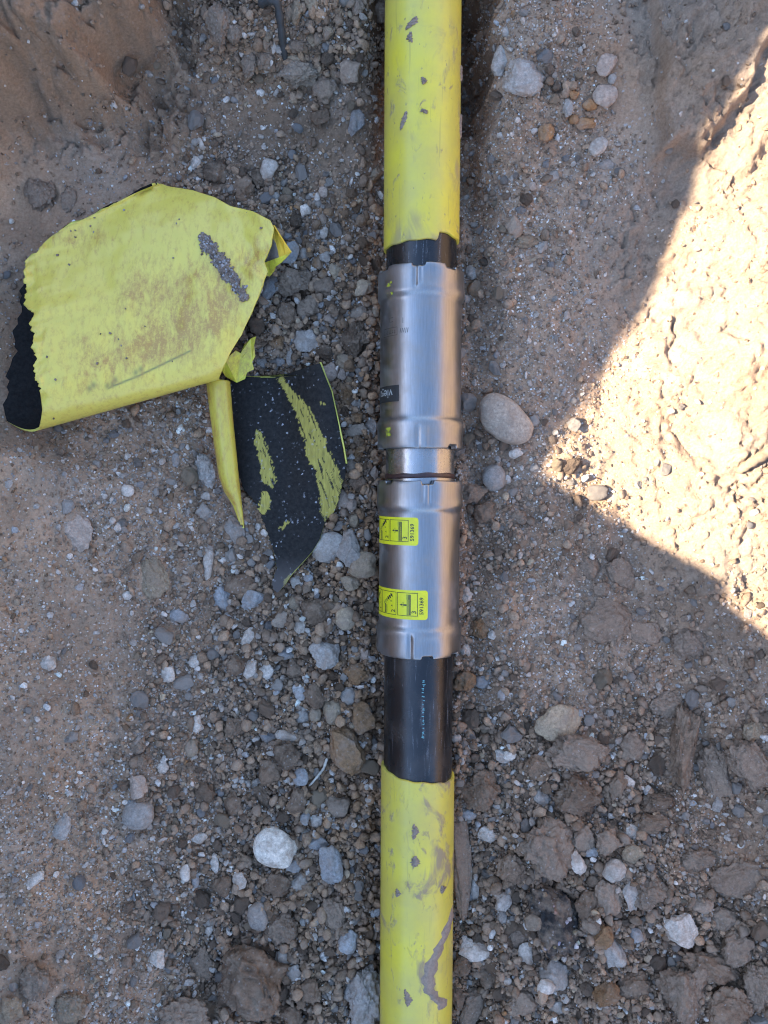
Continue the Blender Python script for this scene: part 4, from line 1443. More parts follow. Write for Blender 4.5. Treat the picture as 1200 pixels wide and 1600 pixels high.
 (400, 1512, 104, 104, -12, 'q', 'n', .75, 'biggest blocky brown clod near the lower border, left of the pipe'),
 (297, 1582, 92, 68, 0, 'c', 'm', .6, 'wide brown clod at the lower border, left of the biggest blocky one'),
 (570, 1550, 70, 108, -8, 'c', 'g', .7, 'rough grey stone leaning on the pipe at the lower border'),
 (250, 1495, 27, 31, 30, 'a', 'w', .8, 'bright white angular stone left of the biggest blocky clod'),
 (442, 1495, 27, 36, 0, 'a', 'w', .7, 'white stone at the upper right side of the biggest blocky clod'),
 (459, 1518, 26, 26, 0, 'a', 'g', .6, 'pale stone right of the biggest blocky clod'),
 (487, 1545, 32, 42, 0, 'c', 'n', .7, 'brown clod left of the rough grey stone at the lower border'),
 (457, 1580, 40, 38, 0, 'c', 'n', .65, 'dark brown clod at the lower border below a pale stone'),
 (440, 1447, 54, 54, 0, 'c', 'm', .6, 'grey-brown clod above the biggest blocky clod'),
 (524, 1427, 42, 62, 15, 'c', 'm', .6, 'grey-brown clod below the bluish-white angular stone'),
 (545, 1468, 30, 36, -20, 'p', 'b+', .8, 'dirty bluish-white pebble beside the near yellow coating'),
 (435, 1377, 42, 38, 0, 'c', 'n', .7, 'brown clod under the large whitish pebble'),
 (350, 1380, 36, 36, 0, 'c', 'n', .7, 'brown clod right of the narrow white stone'),
 (315, 1500, 40, 60, 0, 'c', 'm', .4, 'low dark clod touching the left side of the biggest blocky one'),
 (530, 1258, 42, 46, 25, 'a', 'm', .7, 'grey-brown angular stone near the pipe below the yellow edge'),
 (495, 1279, 21, 27, 15, 'a', 'w', .7, 'white stone left of the grey-brown angular stone, right one of two'),
 (476, 1276, 19, 26, 0, 'a', 'b', .7, 'bluish stone left of the grey-brown angular stone, left one of two'),
 (498, 1318, 36, 28, 10, 'a', 'b', .5, 'bluish flat stone above the bluish-white angular one'),
 (450, 1177, 46, 42, 0, 'c', 'd', .75, 'round dark clod left of the white rootlet'),
 (424, 1200, 50, 44, 30, 'c', 'n', .6, 'brown clod left of and below the round dark one'),
 (540, 1168, 50, 84, 25, 'a', 'r', .7, 'large reddish-brown rock beside the bare black pipe'),
 (565, 1118, 40, 50, 20, 'a', 'r', .7, 'reddish-brown rock between the large one and the black pipe'),
 (520, 1110, 32, 45, 0, 'p', 't', .8, 'tan gritty egg-shaped pebble above the large reddish rock'),
 (472, 1117, 25, 25, 0, 'p', 'g', .85, 'round pale grey pebble left of the egg-shaped one'),
 (493, 1115, 19, 24, 0, 'p', 't', .8, 'small tan pebble between the round grey and the egg-shaped one'),
 (468, 1082, 29, 23, -15, 'a', 'b+', .7, 'bluish-white stone above the round pale grey pebble'),
 (493, 1085, 36, 42, 10, 'c', 'n', .7, 'brown clod right of the bluish-white stone'),
 (545, 1088, 26, 32, 0, 'p', 'g', .8, 'grey speckled pebble above the egg-shaped one, nearer the pipe'),
 (308, 1130, 18, 27, 0, 'p', 'w', .8, 'upright white pebble alone in the left gravel'),
 (368, 1135, 34, 34, 0, 'c', 'n', .7, 'round brown clod left of the bare black pipe, in grey gravel'),
 (299, 1168, 25, 32, 0, 'p', 't', .7, 'tan-brown pebble below the upright white one'),
 (255, 1198, 20, 21, 0, 'a', 'w', .7, 'small white stone left of the tan-brown pebble'),
 (222, 1189, 23, 26, 0, 'c', 'm', .7, 'small brown clod left of the small white stone'),
 (215, 1166, 26, 24, 30, 'c', 'm', .6, 'small brown clod above another, far left gravel'),
 (470, 1212, 26, 27, 0, 'p', 'b', .6, 'bluish-grey pebble at the lower end of the white rootlet'),
 (447, 1150, 36, 20, -10, 'p', 'w', .6, 'flat white pebble above the round dark clod'),
 (420, 1152, 28, 18, 0, 'a', 'b', .6, 'bluish flat stone left of the flat white pebble'),
 (322, 1235, 36, 34, 0, 'c', 'n', .6, 'square brown clod left of the biggest gravel patch'),
 (365, 1255, 30, 42, 0, 'c', 'n', .6, 'upright brown clod right of the square one'),
 (408, 1240, 26, 46, 20, 'c', 'n', .6, 'narrow brown clod right of the upright one'),
 (327, 1452, 16, 18, 0, 'a', 'w', .8, 'small bright white stone above the biggest blocky clod'),
 (465, 1248, 32, 40, 0, 'c', 'n', .65, 'brown clod above two small stones near the yellow edge'),
 # left, middle
 (122, 828, 48, 72, 12, 'a', 'k', .35, 'pale pinkish stone half sunk in the soil at the left'),
 (106, 792, 22, 24, 0, 'a', 'g', .4, 'small grey stone at the tip of the half-sunk pinkish one'),
 (240, 905, 54, 72, 0, 'f', 't', .25, 'flat tan slab of crust sunk in the left gravel'),
 (326, 879, 17, 54, -2, 's', 'w', .8, 'long white finger-shaped pebble left of the torn pieces'),
 (322, 738, 38, 60, 5, 'c', 'g', .5, 'grey crumbly lump left of the rolled yellow edge'),
 (320, 800, 28, 33, 0, 'a', 'g', .6, 'pale grey stone below the grey crumbly lump'),
 (322, 775, 18, 15, 0, 'p', 'w', .7, 'small white pebble between the crumbly lump and a pale stone'),
 (368, 828, 30, 44, 15, 'a', 'g', .6, 'grey wedge stone under the lower tip of the rolled yellow edge'),
 (512, 855, 58, 52, 20, 'p', 'g+', .5, 'broad pale grey stone beside the tip of the black torn piece'),
 (546, 862, 44, 72, 15, 'a', 'g', .5, 'long grey stone behind the broad pale one'),
 (567, 881, 46, 44, 0, 'p', 't', .8, 'tan gritty stone touching the lower coupling on its left'),
 (552, 815, 19, 30, -10, 'p', 't', .8, 'small tan upright pebble left of the upper sticker'),
 (535, 780, 22, 32, 0, 'p', 'k', .7, 'pinkish pebble at the right corner of the black torn piece'),
 (549, 788, 18, 20, 0, 'p', 'k', .7, 'smaller pinkish pebble right of the pinkish one'),
 (547, 912, 34, 24, -15, 'a', 't', .7, 'tan angular stone below the tan gritty one'),
 (540, 965, 32, 38, 0, 's', 't+', .8, 'smooth tan pebble left of the lower sticker'),
 (510, 1017, 56, 52, -30, 'a', 'g+', .75, 'large pale grey angular rock left of the lower coupling'),
 (440, 966, 31, 29, 0, 'a', 'l', .7, 'grey-tan stone below the tip of the black torn piece'),
 (468, 977, 20, 26, 15, 'a', 'w', .7, 'white stone right of the grey-tan one below the torn tip'),
 (459, 944, 22, 26, 0, 'p', 't', .6, 'small tan pebble above the white stone below the torn tip'),
 (395, 936, 40, 32, 12, 'a', 'b+', .6, 'bluish-white stone left of the tip of the black torn piece'),
 (347, 935, 30, 42, 0, 'a', 'b', .5, 'bluish crumbly stone left of the bluish-white one'),
 (375, 914, 50, 34, 15, 'f', 'n', .45, 'flat brown clod above the bluish-white stone'),
 (495, 957, 52, 44, 0, 'q', 'n', .6, 'square dark brown clod above the large pale angular rock'),
 (280, 961, 31, 25, 0, 'a', 'b', .6, 'bluish stone in the left gravel right of the flat tan slab'),
 (390, 996, 26, 34, 0, 'a', 'w', .6, 'pale stone below the bluish-white one'),
 (305, 1032, 18, 22, -20, 'p', 'w', .8, 'white pebble in the middle of the left gravel'),
 (200, 767, 23, 19, 0, 'p', 'w', .7, 'white pebble below the large yellow sheet'),
 (152, 726, 15, 14, 0, 'p', 'g', .7, 'small grey pebble nearest below the large yellow sheet'),
 (275, 719, 13, 22, 0, 'p', 'b', .7, 'small upright bluish pebble left of the rolled edge'),
 (200, 930, 17, 14, 0, 'p', 'w', .7, 'small white pebble left of the flat tan slab'),
 (76, 1035, 25, 25, 0, 'a', 'w', .5, 'white crumbly stone alone near the left border'),
 (392, 1045, 20, 32, -25, 'p', 'w', .7, 'elongated white pebble left of a rough white stone'),
 (416, 1047, 27, 28, 0, 'a', 'w', .7, 'rough white stone right of the elongated white pebble'),
 (370, 1038, 32, 34, 0, 'c', 'n', .6, 'brown clod left of the elongated white pebble'),
 (459, 1040, 28, 36, 0, 'c', 'n', .65, 'brown clod left of the large pale angular rock'),
 (570, 1022, 17, 21, 0, 'p', 'k', .7, 'small pinkish pebble beside the lower collar, left side'),
 (262, 1053, 26, 26, 0, 'a', 'w', .6, 'whitish stone left of the white pebble in the left gravel'),
 (463, 910, 27, 20, -15, 'a', 'w', .6, 'white wedge stone just right of the black torn tip'),
 (482, 902, 16, 15, 0, 'p', 'b', .7, 'small bluish pebble above the white wedge stone'),
 (388, 826, 12, 10, 0, 'p', 'b', .7, 'tiny bluish pebble between the two torn edges'),
 (446, 1020, 24, 22, 0, 'a', 'b', .6, 'small bluish stone above the brown clod left of the large rock'),
 (560, 1052, 48, 36, -10, 'c', 'r', .6, 'reddish-brown clod under the near collar of the lower coupling'),
 # left, far
 (420, 267, 26, 36, -20, 'p', 'w', .7, 'white oval pebble above the large yellow sheet'),
 (305, 255, 18, 22, -20, 'a', 'w', .6, 'pale stone at the top edge of the large yellow sheet'),
 (340, 270, 42, 46, 0, 'c', 'd', .75, 'dark brown clod above the large yellow sheet'),
 (382, 296, 36, 48, 0, 'c', 'n', .6, 'grey-brown clod right of the dark one above the yellow sheet'),
 (405, 278, 28, 32, 0, 'c', 'd', .7, 'small dark clod left of the white oval pebble'),
 (558, 194, 26, 42, -10, 'a', 'b', .7, 'bluish-grey stone on the dark slope beside the far yellow pipe'),
 (548, 116, 40, 42, 35, 'a', 'm', .7, 'square grey clod near the far yellow pipe'),
 (468, 116, 68, 46, -5, 'c', 'l', .7, 'large grey-brown lump at the edge of the far heap'),
 (508, 142, 40, 46, 0, 'c', 'm', .65, 'brown clod right of the large grey-brown lump'),
 (344, 44, 44, 72, 0, 'c', 'm', .7, 'tall brown clod at the left end of the far heap'),
 (368, 52, 30, 40, 0, 'c', 'm', .7, 'brown clod right of the tall one in the far heap'),
 (390, 98, 26, 54, 0, 'c', 'm', .6, 'narrow brown clod below the far heap'),
 (414, 92, 34, 38, 0, 'c', 'm', .6, 'brown clod between the narrow one and the large lump'),
 (418, 58, 20, 22, 0, 'c', 't', .7, 'small tan clod left of the dark buried strip'),
 (462, 20, 26, 44, 0, 'c', 't', .7, 'tan clod right of the dark buried strip'),
 (487, 8, 24, 26, 0, 'c', 't', .7, 'tan clod at the top border in the far heap'),
 (484, 36, 18, 20, 0, 'c', 'm', .7, 'small brown clod below the tan one at the top border'),
 (462, 72, 30, 26, 0, 'c', 'm', .6, 'brown clod right of the dark strip, middle of the heap'),
 (487, 62, 18, 26, 0, 'c', 't', .6, 'tan clod right of the brown one in the middle of the far heap'),
 (512, 50, 18, 20, 0, 'c', 't', .7, 'small tan clod between the heap and the far yellow pipe'),
 (592, 20, 36, 44, 0, 'c', 'm', .8, 'brown clod leaning on the far yellow pipe at the top border'),
 (560, 14, 22, 30, 0, 'c', 'm', .7, 'brown clod left of the one leaning on the far pipe'),
 (428, 75, 8, 22, 0, 'p', 'w', .8, 'thin white pebble left of the dark buried strip'),
 (436, 78, 11, 16, 0, 'p', 'g', .8, 'small grey pebble at the foot of the dark buried strip'),
 (460, 94, 24, 16, 0, 'a', 't', .6, 'small pale tan stone on top of the large grey-brown lump'),
 (586, 272, 22, 30, -20, 'a', 't', .6, 'brown stone in the hollow beside the far yellow pipe'),
 (477, 330, 18, 19, 30, 'a', 'w+', .8, 'bright white stone right of the large yellow sheet'),
 (506, 365, 14, 20, -15, 'p', 'w', .8, 'white pebble midway between the yellow sheet and the pipe'),
 (505, 300, 15, 21, 0, 'p', 'k', .7, 'pinkish-grey pebble above the white stones right of the sheet'),
 (496, 309, 10, 14, 0, 'p', 'w', .7, 'tiny white pebble touching the pinkish-grey one'),
 (482, 308, 11, 12, 0, 'p', 'g', .7, 'tiny grey pebble left of the tiny white one'),
 (463, 345, 24, 28, 0, 'c', 'd', .8, 'round dark clod below the bright white stone'),
 (448, 370, 17, 15, 0, 'p', 'b', .7, 'bluish pebble left of the round dark clod'),
 (505, 343, 15, 18, 0, 'p', 'm', .7, 'brown-grey pebble above the white pebble midway to the pipe'),
 (460, 442, 62, 54, -10, 'c', 'm', .7, 'large lumpy grey-brown clod right of the yellow sheet'),
 (421, 452, 24, 56, -20, 'a', 'b', .4, 'bluish slab tucked under the right edge of the yellow sheet'),
 (453, 396, 28, 40, -30, 'a', 'b', .4, 'pale bluish slab under the folded yellow corner'),
 (475, 398, 19, 20, 0, 'a', 'g', .7, 'grey stone above the large lumpy clod'),
 (508, 403, 18, 18, 0, 'a', 'g', .7, 'pale grey stone right of the grey one above the lumpy clod'),
 (497, 412, 18, 22, 0, 'p', 'r', .7, 'brown pebble right of the large lumpy clod'),
 (505, 430, 19, 19, 0, 'p', 'r', .8, 'round reddish-brown pebble below the brown one'),
 (523, 424, 18, 26, 10, 'a', 't', .7, 'cream angular stone right of the round reddish-brown pebble'),
 (507, 452, 34, 36, 30, 'c', 'm', .6, 'flat-faced brown clod right of the large lumpy one'),
 (569, 452, 30, 26, 0, 'a', 't', .8, 'gritty tan stone touching the upper coupling'),
 (482, 480, 40, 36, 0, 'c', 'm', .6, 'grey-brown clod below the large lumpy one'),
 (515, 497, 20, 21, 0, 'a', 'k', .8, 'pinkish-white stone below the flat-faced brown clod'),
 (500, 494, 12, 16, 0, 'p', 'b', .7, 'small bluish pebble left of the pinkish-white stone'),
 (559, 490, 32, 19, 22, 's', 'l', .7, 'flat oval grey-tan pebble left of the upper coupling'),
 (587, 489, 12, 16, 0, 'p', 't', .8, 'small cream pebble touching the upper coupling'),
 (580, 503, 17, 15, 0, 'p', 'o', .7, 'small orange-brown pebble beside the upper coupling'),
 (447, 492, 32, 38, 0, 'c', 'n', .6, 'brown clod at the right edge of the yellow sheet'),
 (481, 534, 44, 44, 30, 'a', 'g+', .7, 'pale grey angular stone above the black torn piece'),
 (434, 534, 25, 31, -20, 'c', 'r', .7, 'tan-brown clod left of the pale grey angular stone'),
 (453, 556, 12, 32, 0, 'p', 'g', .7, 'thin grey pebble below the tan-brown clod'),
 (438, 565, 18, 17, 0, 'p', 'b', .7, 'bluish pebble left of the thin grey one'),
 (534, 566, 32, 26, -15, 'a', 't', .7, 'tan stone at the top right of the black torn piece'),
 (516, 583, 27, 32, 0, 'p', 'k', .7, 'pinkish pebble touching the top right edge of the black torn piece'),
 (534, 586, 16, 20, 0, 'a', 'k', .6, 'small pinkish stone right of the pinkish pebble'),
 (554, 532, 52, 60, 0, 'c', 'd', .6, 'dark brown clod left of the etched side of the upper coupling'),
 (508, 552, 26, 26, 0, 'c', 'd', .7, 'small dark clod right of the pale grey angular stone'),
 (410, 567, 20, 20, 0, 'a', 'g', .7, 'grey stone right of the frayed yellow shred'),
 (332, 588, 20, 15, 0, 'p', 'g', .8, 'small grey pebble between the yellow sheet and the rolled edge'),
 (541, 618, 30, 36, 0, 'c', 'r', .6, 'reddish clod right of the black torn piece'),
 (557, 652, 20, 18, 0, 'c', 'r', .7, 'small reddish clod left of the logo plate'),
 (555, 672, 38, 22, 20, 'a', 'l', .6, 'pale flat stone against the near collar of the upper coupling'),
 (580, 668, 20, 34, 10, 'a', 'g', .6, 'grey stone touching the near collar of the upper coupling'),
 (560, 690, 20, 20, 0, 'c', 'r', .8, 'round reddish clod below the pale flat stone'),
 (558, 712, 22, 28, 0, 'c', 'r', .7, 'reddish clod beside the bare steel section'),
 (584, 742, 16, 28, -25, 'a', 'k', .6, 'pale pointed stone beside the lower coupling rim'),
 (549, 730, 20, 24, 0, 'a', 'l', .7, 'grey-tan stone at the right edge of the black torn piece'),
 (560, 755, 30, 30, 0, 'c', 'n', .7, 'dark brown clod left of the lower coupling rim'),
 (65, 302, 52, 64, 0, 'c', 'm', .45, 'brown clod half sunk in the soil above the yellow sheet, far left'),
 (108, 312, 26, 44, 0, 'c', 'm', .4, 'low brown clod right of the half-sunk one'),
 (62, 1530, 60, 70, 10, 'c', 'm', .5, 'brown clod on the lower left slope'),
 (112, 1572, 52, 58, -20, 'c', 't', .45, 'tan clod near the lower left border'),
 (18, 1575, 44, 50, 0, 'c', 't', .5, 'tan clod in the lower left corner'),
]
MESHC = {}
occ = []


def add_rock(px, py, wd, ht, ang, kind, colr, thick, label, group=None, name=None, emb=0.35, cat=None, shared=None, jit=True):
    x, y, z = on_ground([px], [py])
    x, y, z = float(x[0]), float(y[0]), float(z[0])
    s = (CZ - z) / F
    hx, hy = wd * .5 * s, ht * .5 * s
    hz = 0.5 * thick * min(wd, ht) * s * (1.05 if min(wd, ht) < 0.7 * max(wd, ht) else .95)
    big = max(wd, ht)
    key = shared
    if key is None or key not in MESHC:
        sub = (4 if big > 52 else 3 if big > 17 else 2) if kind not in 'ps' else (3 if big > 20 else 2)
        seed = abs(hash((round(px), round(py)))) % 99991 if key is None else 1000 + key[1]
        p, f = rock_shape(seed, sub, kind)
        me = mesh_from('rock', p, f, MT['clod'] if kind in 'cfq' and not (isinstance(colr, str) and colr[0] in 'gwb') else MT['stone'], kind in 'pcs' or sub >= 3)
        if key is not None:
            MESHC[key] = me
    else:
        me = MESHC[key]
    soil = kind in 'cfq' and not (isinstance(colr, str) and colr[0] in 'gwb')
    nm = name or ('soil_clod' if soil else 'pebble' if kind in 'ps' else 'stone')
    o = link(nm, me, label=label, cat=cat or nm.replace('_', ' '), group=group)
    o.scale = (hx, hy, hz)
    o.rotation_euler = (random.uniform(-.12, .12), random.uniform(-.12, .12), R_(ang))
    o.location = (x, y, z + hz * emb)
    if isinstance(colr, str):
        c = np.array(C[colr[0]]) * (1.22 if '+' in colr else 1.0)
    else:
        c = np.array(colr)
    if jit:
        c = c * np.random.default_rng(int(px * 7 + py)).uniform(.85, 1.25)
    o.color = (*[float(min(.75, q)) for q in c], 1)
    return o


# object-space texture scale: scale is baked into the mesh so that grain keeps its real size
def bake_scale(o):
    me = o.data.copy() if o.data.users > 1 else o.data
    me.transform(Matrix.Diagonal((*o.scale, 1)))
    o.data = me
    o.scale = (1, 1, 1)


for row in HAND:
    px, py, wd, ht, ang, kind, cl, th, lab = row
    o = add_rock(px, py, wd, ht, ang, kind, cl, th, lab, emb=-0.05 if cl == 'e' else 0.25 if th < .45 else 0.65 if kind in 'cq' and py > 1040 else 0.45)
    bake_scale(o)
    occ.append((px, py, wd * .5, ht * .5, R_(ang)))

# ------------------------------------------------------------------ scattered pebbles, clods and gravel
PIPEW = 60
OCC = np.zeros((1860, 1460), bool)        # plan raster, origin (-130,-130)
yy_, xx_ = np.mgrid[0:1860, 0:1460]
gxp, gyp = xx_ - 130.0, yy_ - 130.0
for (px, py, a, b, t) in occ:
    i0, i1 = int(max(0, py + 130 - max(a, b) - 2)), int(min(1860, py + 130 + max(a, b) + 2))
    j0, j1 = int(max(0, px + 130 - max(a, b) - 2)), int(min(1460, px + 130 + max(a, b) + 2))
    X_ = gxp[i0:i1, j0:j1] - px
    Y_ = -(gyp[i0:i1, j0:j1] - py)
    u_ = X_ * math.cos(t) + Y_ * math.sin(t)
    v_ = -X_ * math.sin(t) + Y_ * math.cos(t)
    OCC[i0:i1, j0:j1] |= (u_ / a) ** 2 + (v_ / b) ** 2 < 0.72
SHEETS = in_poly(gxp, gyp, OUT_A) | in_poly(gxp, gyp, OUT_B) | in_poly(gxp, gyp, [(322, 598), (362, 597), (380, 818), (366, 812), (340, 740)])
axpx = 661 - (gyp) * 10.0 / 1600
PIPEM = np.abs(gxp - axpx) < PIPEW - 8
BLOCK = OCC | SHEETS | PIPEM
cnt = {'pebble': sum(1 for h in HAND if not (h[5] in 'cfq' and h[6][0] not in 'gwb')), 'clod': sum(1 for h in HAND if h[5] in 'cfq' and h[6][0] not in 'gwb')}


def beside(noun, px, py):
    best = sorted(HAND, key=lambda h: (h[0] - px) ** 2 + (h[1] - py) ** 2)
    nw = len(noun.split())
    for h in best[:6]:
        dx, dy = px - h[0], py - h[1]
        way = ('right of' if dx > 0 else 'left of') if abs(dx) > abs(dy) else ('below' if dy > 0 else 'above')
        t = f'{noun} {way} the {h[8]}'
        if len(t.split()) <= 16:
            return t
    return f'{noun} in the rubble {region(px, py)}'


def region(px, py):
    side = 'left of' if px < 655 else 'right of'
    if py < 400:
        return f'{side} the far yellow pipe'
    if py < 720:
        return f'{side} the upper coupling'
    if py < 1030:
        return f'{side} the lower coupling'
    if py < 1225:
        return f'{side} the bare black pipe'
    return f'{side} the near yellow pipe'


def pick_colour(r, warm):
    q = r.random()
    if q < .36:
        c, nm = np.array([.35, .30, .255]), 'grey'
    elif q < .66:
        c, nm = np.array([.52, .445, .375]), 'pale'
    elif q < .80:
        c, nm = np.array([.31, .295, .28]), 'bluish'
    elif q < .95 or warm < .4:
        c, nm = np.array([.37, .265, .165]), 'tan'
    else:
        c, nm = np.array([.32, .19, .10]), 'orange-brown'
    return c * r.uniform(.70, .98), nm


placed = []


def scatter_individuals(nwant, clod):
    r = np.random.default_rng(77 if clod else 78)
    n = 0
    tries = 0
    cand = []
    while len(cand) < nwant and tries < 60000:
        tries += 1
        px, py = r.uniform(2, 1198), r.uniform(2, 1598)
        z = zones(np.array([px]), np.array([py]))[0]
        dens = z[0] ** 1.3 if clod else (z[0] ** 1.2 * .9 + .05 * z[1])
        if r.random() > dens:
            continue
        k = r.pareto(2.2)
        d = min(34, (13 if clod else 11) * (1 + k * .7))
        if BLOCK[int(py) + 130, int(px) + 130]:
            continue
        if any((px - a) ** 2 + (py - b) ** 2 < (0.40 * (d + e)) ** 2 for a, b, e in placed[-700:]):
            continue
        # keep clear of blocked things by about half a width
        h = int(d * .3)
        if BLOCK[int(py) + 130 - h:int(py) + 131 + h:max(1, h), int(px) + 130 - h:int(px) + 131 + h:max(1, h)].any():
            continue
        placed.append((px, py, d))
        cand.append((px, py, d, z))
    for i, (px, py, d, z) in enumerate(cand):
        asp = r.uniform(.62, 1.0)
        if clod:
            w_ = z[3]
            c = np.array([.225, .158, .112]) * (1 - w_) + np.array([.235, .138, .074]) * w_
            c = c * r.uniform(.6, 1.45)
            kind = 'c'
            lab = beside('small brown clod', px, py)
            grp = 'small soil clods in the rubble'
            nm, ct = 'soil_clod', 'soil clod'
        else:
            c, cn = pick_colour(r, z[3])
            kind = 'p' if r.random() < .28 else 'a'
            lab = beside(f'small {cn} {"pebble" if kind == "p" else "angular stone"}', px, py)
            grp = 'small loose stones in the gravel'
            nm, ct = ('pebble', 'pebble') if kind == 'p' else ('stone', 'stone')
        o = add_rock(px, py, d, d * asp, r.uniform(0, 180), kind, c, .7, lab, grp, nm, .75, ct, shared=(kind, int(r.integers(0, 9)), int(d > 17)), jit=False)
        h_ = d * .42
        OCC[int(py + 130 - h_):int(py + 131 + h_), int(px + 130 - h_):int(px + 131 + h_)] |= (gxp[int(py + 130 - h_):int(py + 131 + h_), int(px + 130 - h_):int(px + 131 + h_)] - px) ** 2 + (gyp[int(py + 130 - h_):int(py + 131 + h_), int(px + 130 - h_):int(px + 131 + h_)] - py) ** 2 < h_ * h_


scatter_individuals(min(230, 299 - cnt['clod']), True)
scatter_individuals(330, False)
BLOCK2 = OCC | SHEETS | PIPEM


def bulk(name, n, dmin, dmax, alpha, dens_fn, col_fn, variants, flat, label, seed, lift=0.35, on=None, cat=None, smooth=False, pile=0.0):
    """n loose grains as one mesh; sizes from a power law"""
    r = np.random.default_rng(seed)
    px = r.uniform(-120, 1320, n * 6)
    py = r.uniform(-120, 1720, n * 6)
    Zz = zones(px, py)
    keep = r.random(len(px)) < dens_fn(Zz, px, py)
    keep &= ~BLOCK2[(py + 130).astype(int), (px + 130).astype(int)]
    idx = np.nonzero(keep)[0][:n]
    px, py, Zz = px[idx], py[idx], Zz[idx]
    m = len(px)
    q = r.random(m)
    d = (dmin ** (1 - alpha) + q * (dmax ** (1 - alpha) - dmin ** (1 - alpha))) ** (1 / (1 - alpha))
    x, y, z = on_ground(px, py)
    s = (CZ - z) / F
    col = col_fn(r, Zz, m, px, py)
    asp = np.stack([r.uniform(.8, 1.25, m), r.uniform(.6, 1.0, m), r.uniform(.45, .85, m) * flat], 1)
    hs = (d * .5 * s)[:, None] * asp
    # random rotation: about z fully, tilt a little
    a = r.uniform(0, 2 * np.pi, m)
    tx, ty = r.normal(0, .35, m), r.normal(0, .35, m)
    ca, sa = np.cos(a), np.sin(a)
    rl = r.random(m) ** 2
    which = r.integers(0, len(variants), m)
    Vs, Fs, Cs, off = [], [], [], 0
    for k, (bv, bf) in enumerate(variants):
        sel = np.nonzero(which == k)[0]
        if not len(sel):
            continue
        P = bv[None] * hs[sel][:, None, :]
        zx = P[:, :, 2] + P[:, :, 0] * tx[sel][:, None] + P[:, :, 1] * ty[sel][:, None]
        X_ = P[:, :, 0] * ca[sel][:, None] - P[:, :, 1] * sa[sel][:, None] + x[sel][:, None]
        Y_ = P[:, :, 0] * sa[sel][:, None] + P[:, :, 1] * ca[sel][:, None] + y[sel][:, None]
        Z_ = zx + (z[sel] + hs[sel][:, 2] * (lift + 1.3 * pile * Zz[sel, 0] * rl[sel]))[:, None]
        V_ = np.stack([X_, Y_, Z_], -1).reshape(-1, 3)
        f_ = (bf[None] + (np.arange(len(sel)) * len(bv))[:, None, None] + off).reshape(-1, bf.shape[1])
        Vs.append(V_)
        Fs.append(f_)
        Cs.append(np.repeat(col[sel], len(bv), 0))
        off += len(V_)
    me = mesh_from(name, np.concatenate(Vs), np.concatenate(Fs), MT['gravel'], smooth, np.clip(np.concatenate(Cs), .02, .75))
    return link(name, me, label=label, cat=cat or name, kind='stuff')


def stone_cols(r, Z, m, px, py):
    base = np.array([[.34, .295, .25], [.50, .425, .355], [.31, .29, .27], [.36, .26, .165], [.66, .58, .50], [.22, .18, .145], [.34, .18, .08]])
    pr_ = np.array([.27, .27, .11, .14, .13, .06, .02])
    k = r.choice(len(base), m, p=pr_)
    return base[k] * r.uniform(.7, 1.35, (m, 1))


def soil_cols(r, Z, m, px, py):
    w_ = Z[:, 3:4]
    c = np.array([[.275, .188, .125]]) * (1 - w_) + np.array([[.275, .158, .082]]) * w_
    return c * r.uniform(.5, 1.55, (m, 1))


def sand_cols(r, Z, m, px, py):
    c1 = stone_cols(r, Z, m, px, py) * 1.15
    c2 = soil_cols(r, Z, m, px, py)
    k = (r.random(m) < .60)[:, None]
    return np.where(k, c1, c2)


var_s = [rock_shape(300 + i, 1, 'a' if i % 2 else 'p') for i in range(10)]
var_c = [rock_shape(400 + i, 1, 'c') for i in range(10)]
var_1 = [rock_shape(470 + i, 0, 'a') for i in range(10)]
var_0 = [rock_shape(450 + i, 0, 'c') for i in range(10)]
cube_v = np.array([(x, y, z) for x in (-1, 1) for y in (-1, 1) for z in (-1, 1)], float)
cube_f = np.array([(0, 1, 3), (0, 3, 2), (4, 6, 7), (4, 7, 5), (0, 4, 5), (0, 5, 1), (2, 3, 7), (2, 7, 6), (0, 2, 6), (0, 6, 4), (1, 5, 7), (1, 7, 3)])
var_g = []
for i in range(14):
    r_ = np.random.default_rng(500 + i)
    var_g.append((cube_v * r_.uniform(.45, 1.0, (8, 3)), cube_f))


def ok(px, py, m):
    return m


bulk('soil_crumbs', 3600, 9.0, 19, 2.2, lambda Z, px, py: .95 * Z[:, 0] ** 1.4 + .002 * (1 - Z[:, 2]), soil_cols, var_c, 1.0, 'loose brown soil crumbs between the stones', 21, .7, cat='soil crumbs', smooth=True, pile=1.4)
bulk('soil_crumbs', 15000, 5.0, 9.0, 2.2, lambda Z, px, py: .95 * Z[:, 0] ** 1.2 + .004 * (1 - Z[:, 2]), soil_cols, var_0, 1.0, 'small brown soil crumbs packed between the clods', 26, .6, cat='soil crumbs', pile=2.0)
bulk('gravel', 6500, 4.0, 7.0, 2.2, lambda Z, px, py: .7 * Z[:, 0] + (.10 + .35 * (px < 600)) * Z[:, 1] ** 2 * (1 - Z[:, 2]), stone_cols, var_1, 1.0, 'small pale gravel chips around the pipe', 27, .6, cat='gravel', pile=2.0)
bulk('gravel', 2400, 7.0, 12.5, 2.8, lambda Z, px, py: .7 * Z[:, 0] + (.10 + .32 * (px < 600)) * Z[:, 1] ** 2 * (1 - Z[:, 2]), stone_cols, var_s, 1.0, 'loose grey and tan gravel around the pipe', 22, .6, cat='gravel', pile=2.0)
bulk('fine_crumbs', 21000, 3.0, 6.5, 2.2, lambda Z, px, py: .85 * Z[:, 0] + .13 * Z[:, 1] * (1 - Z[:, 2]) + .003, soil_cols, var_g, 1.0, 'fine brown soil crumbs covering the trench floor', 23, .4, cat='soil crumbs', pile=3.0)
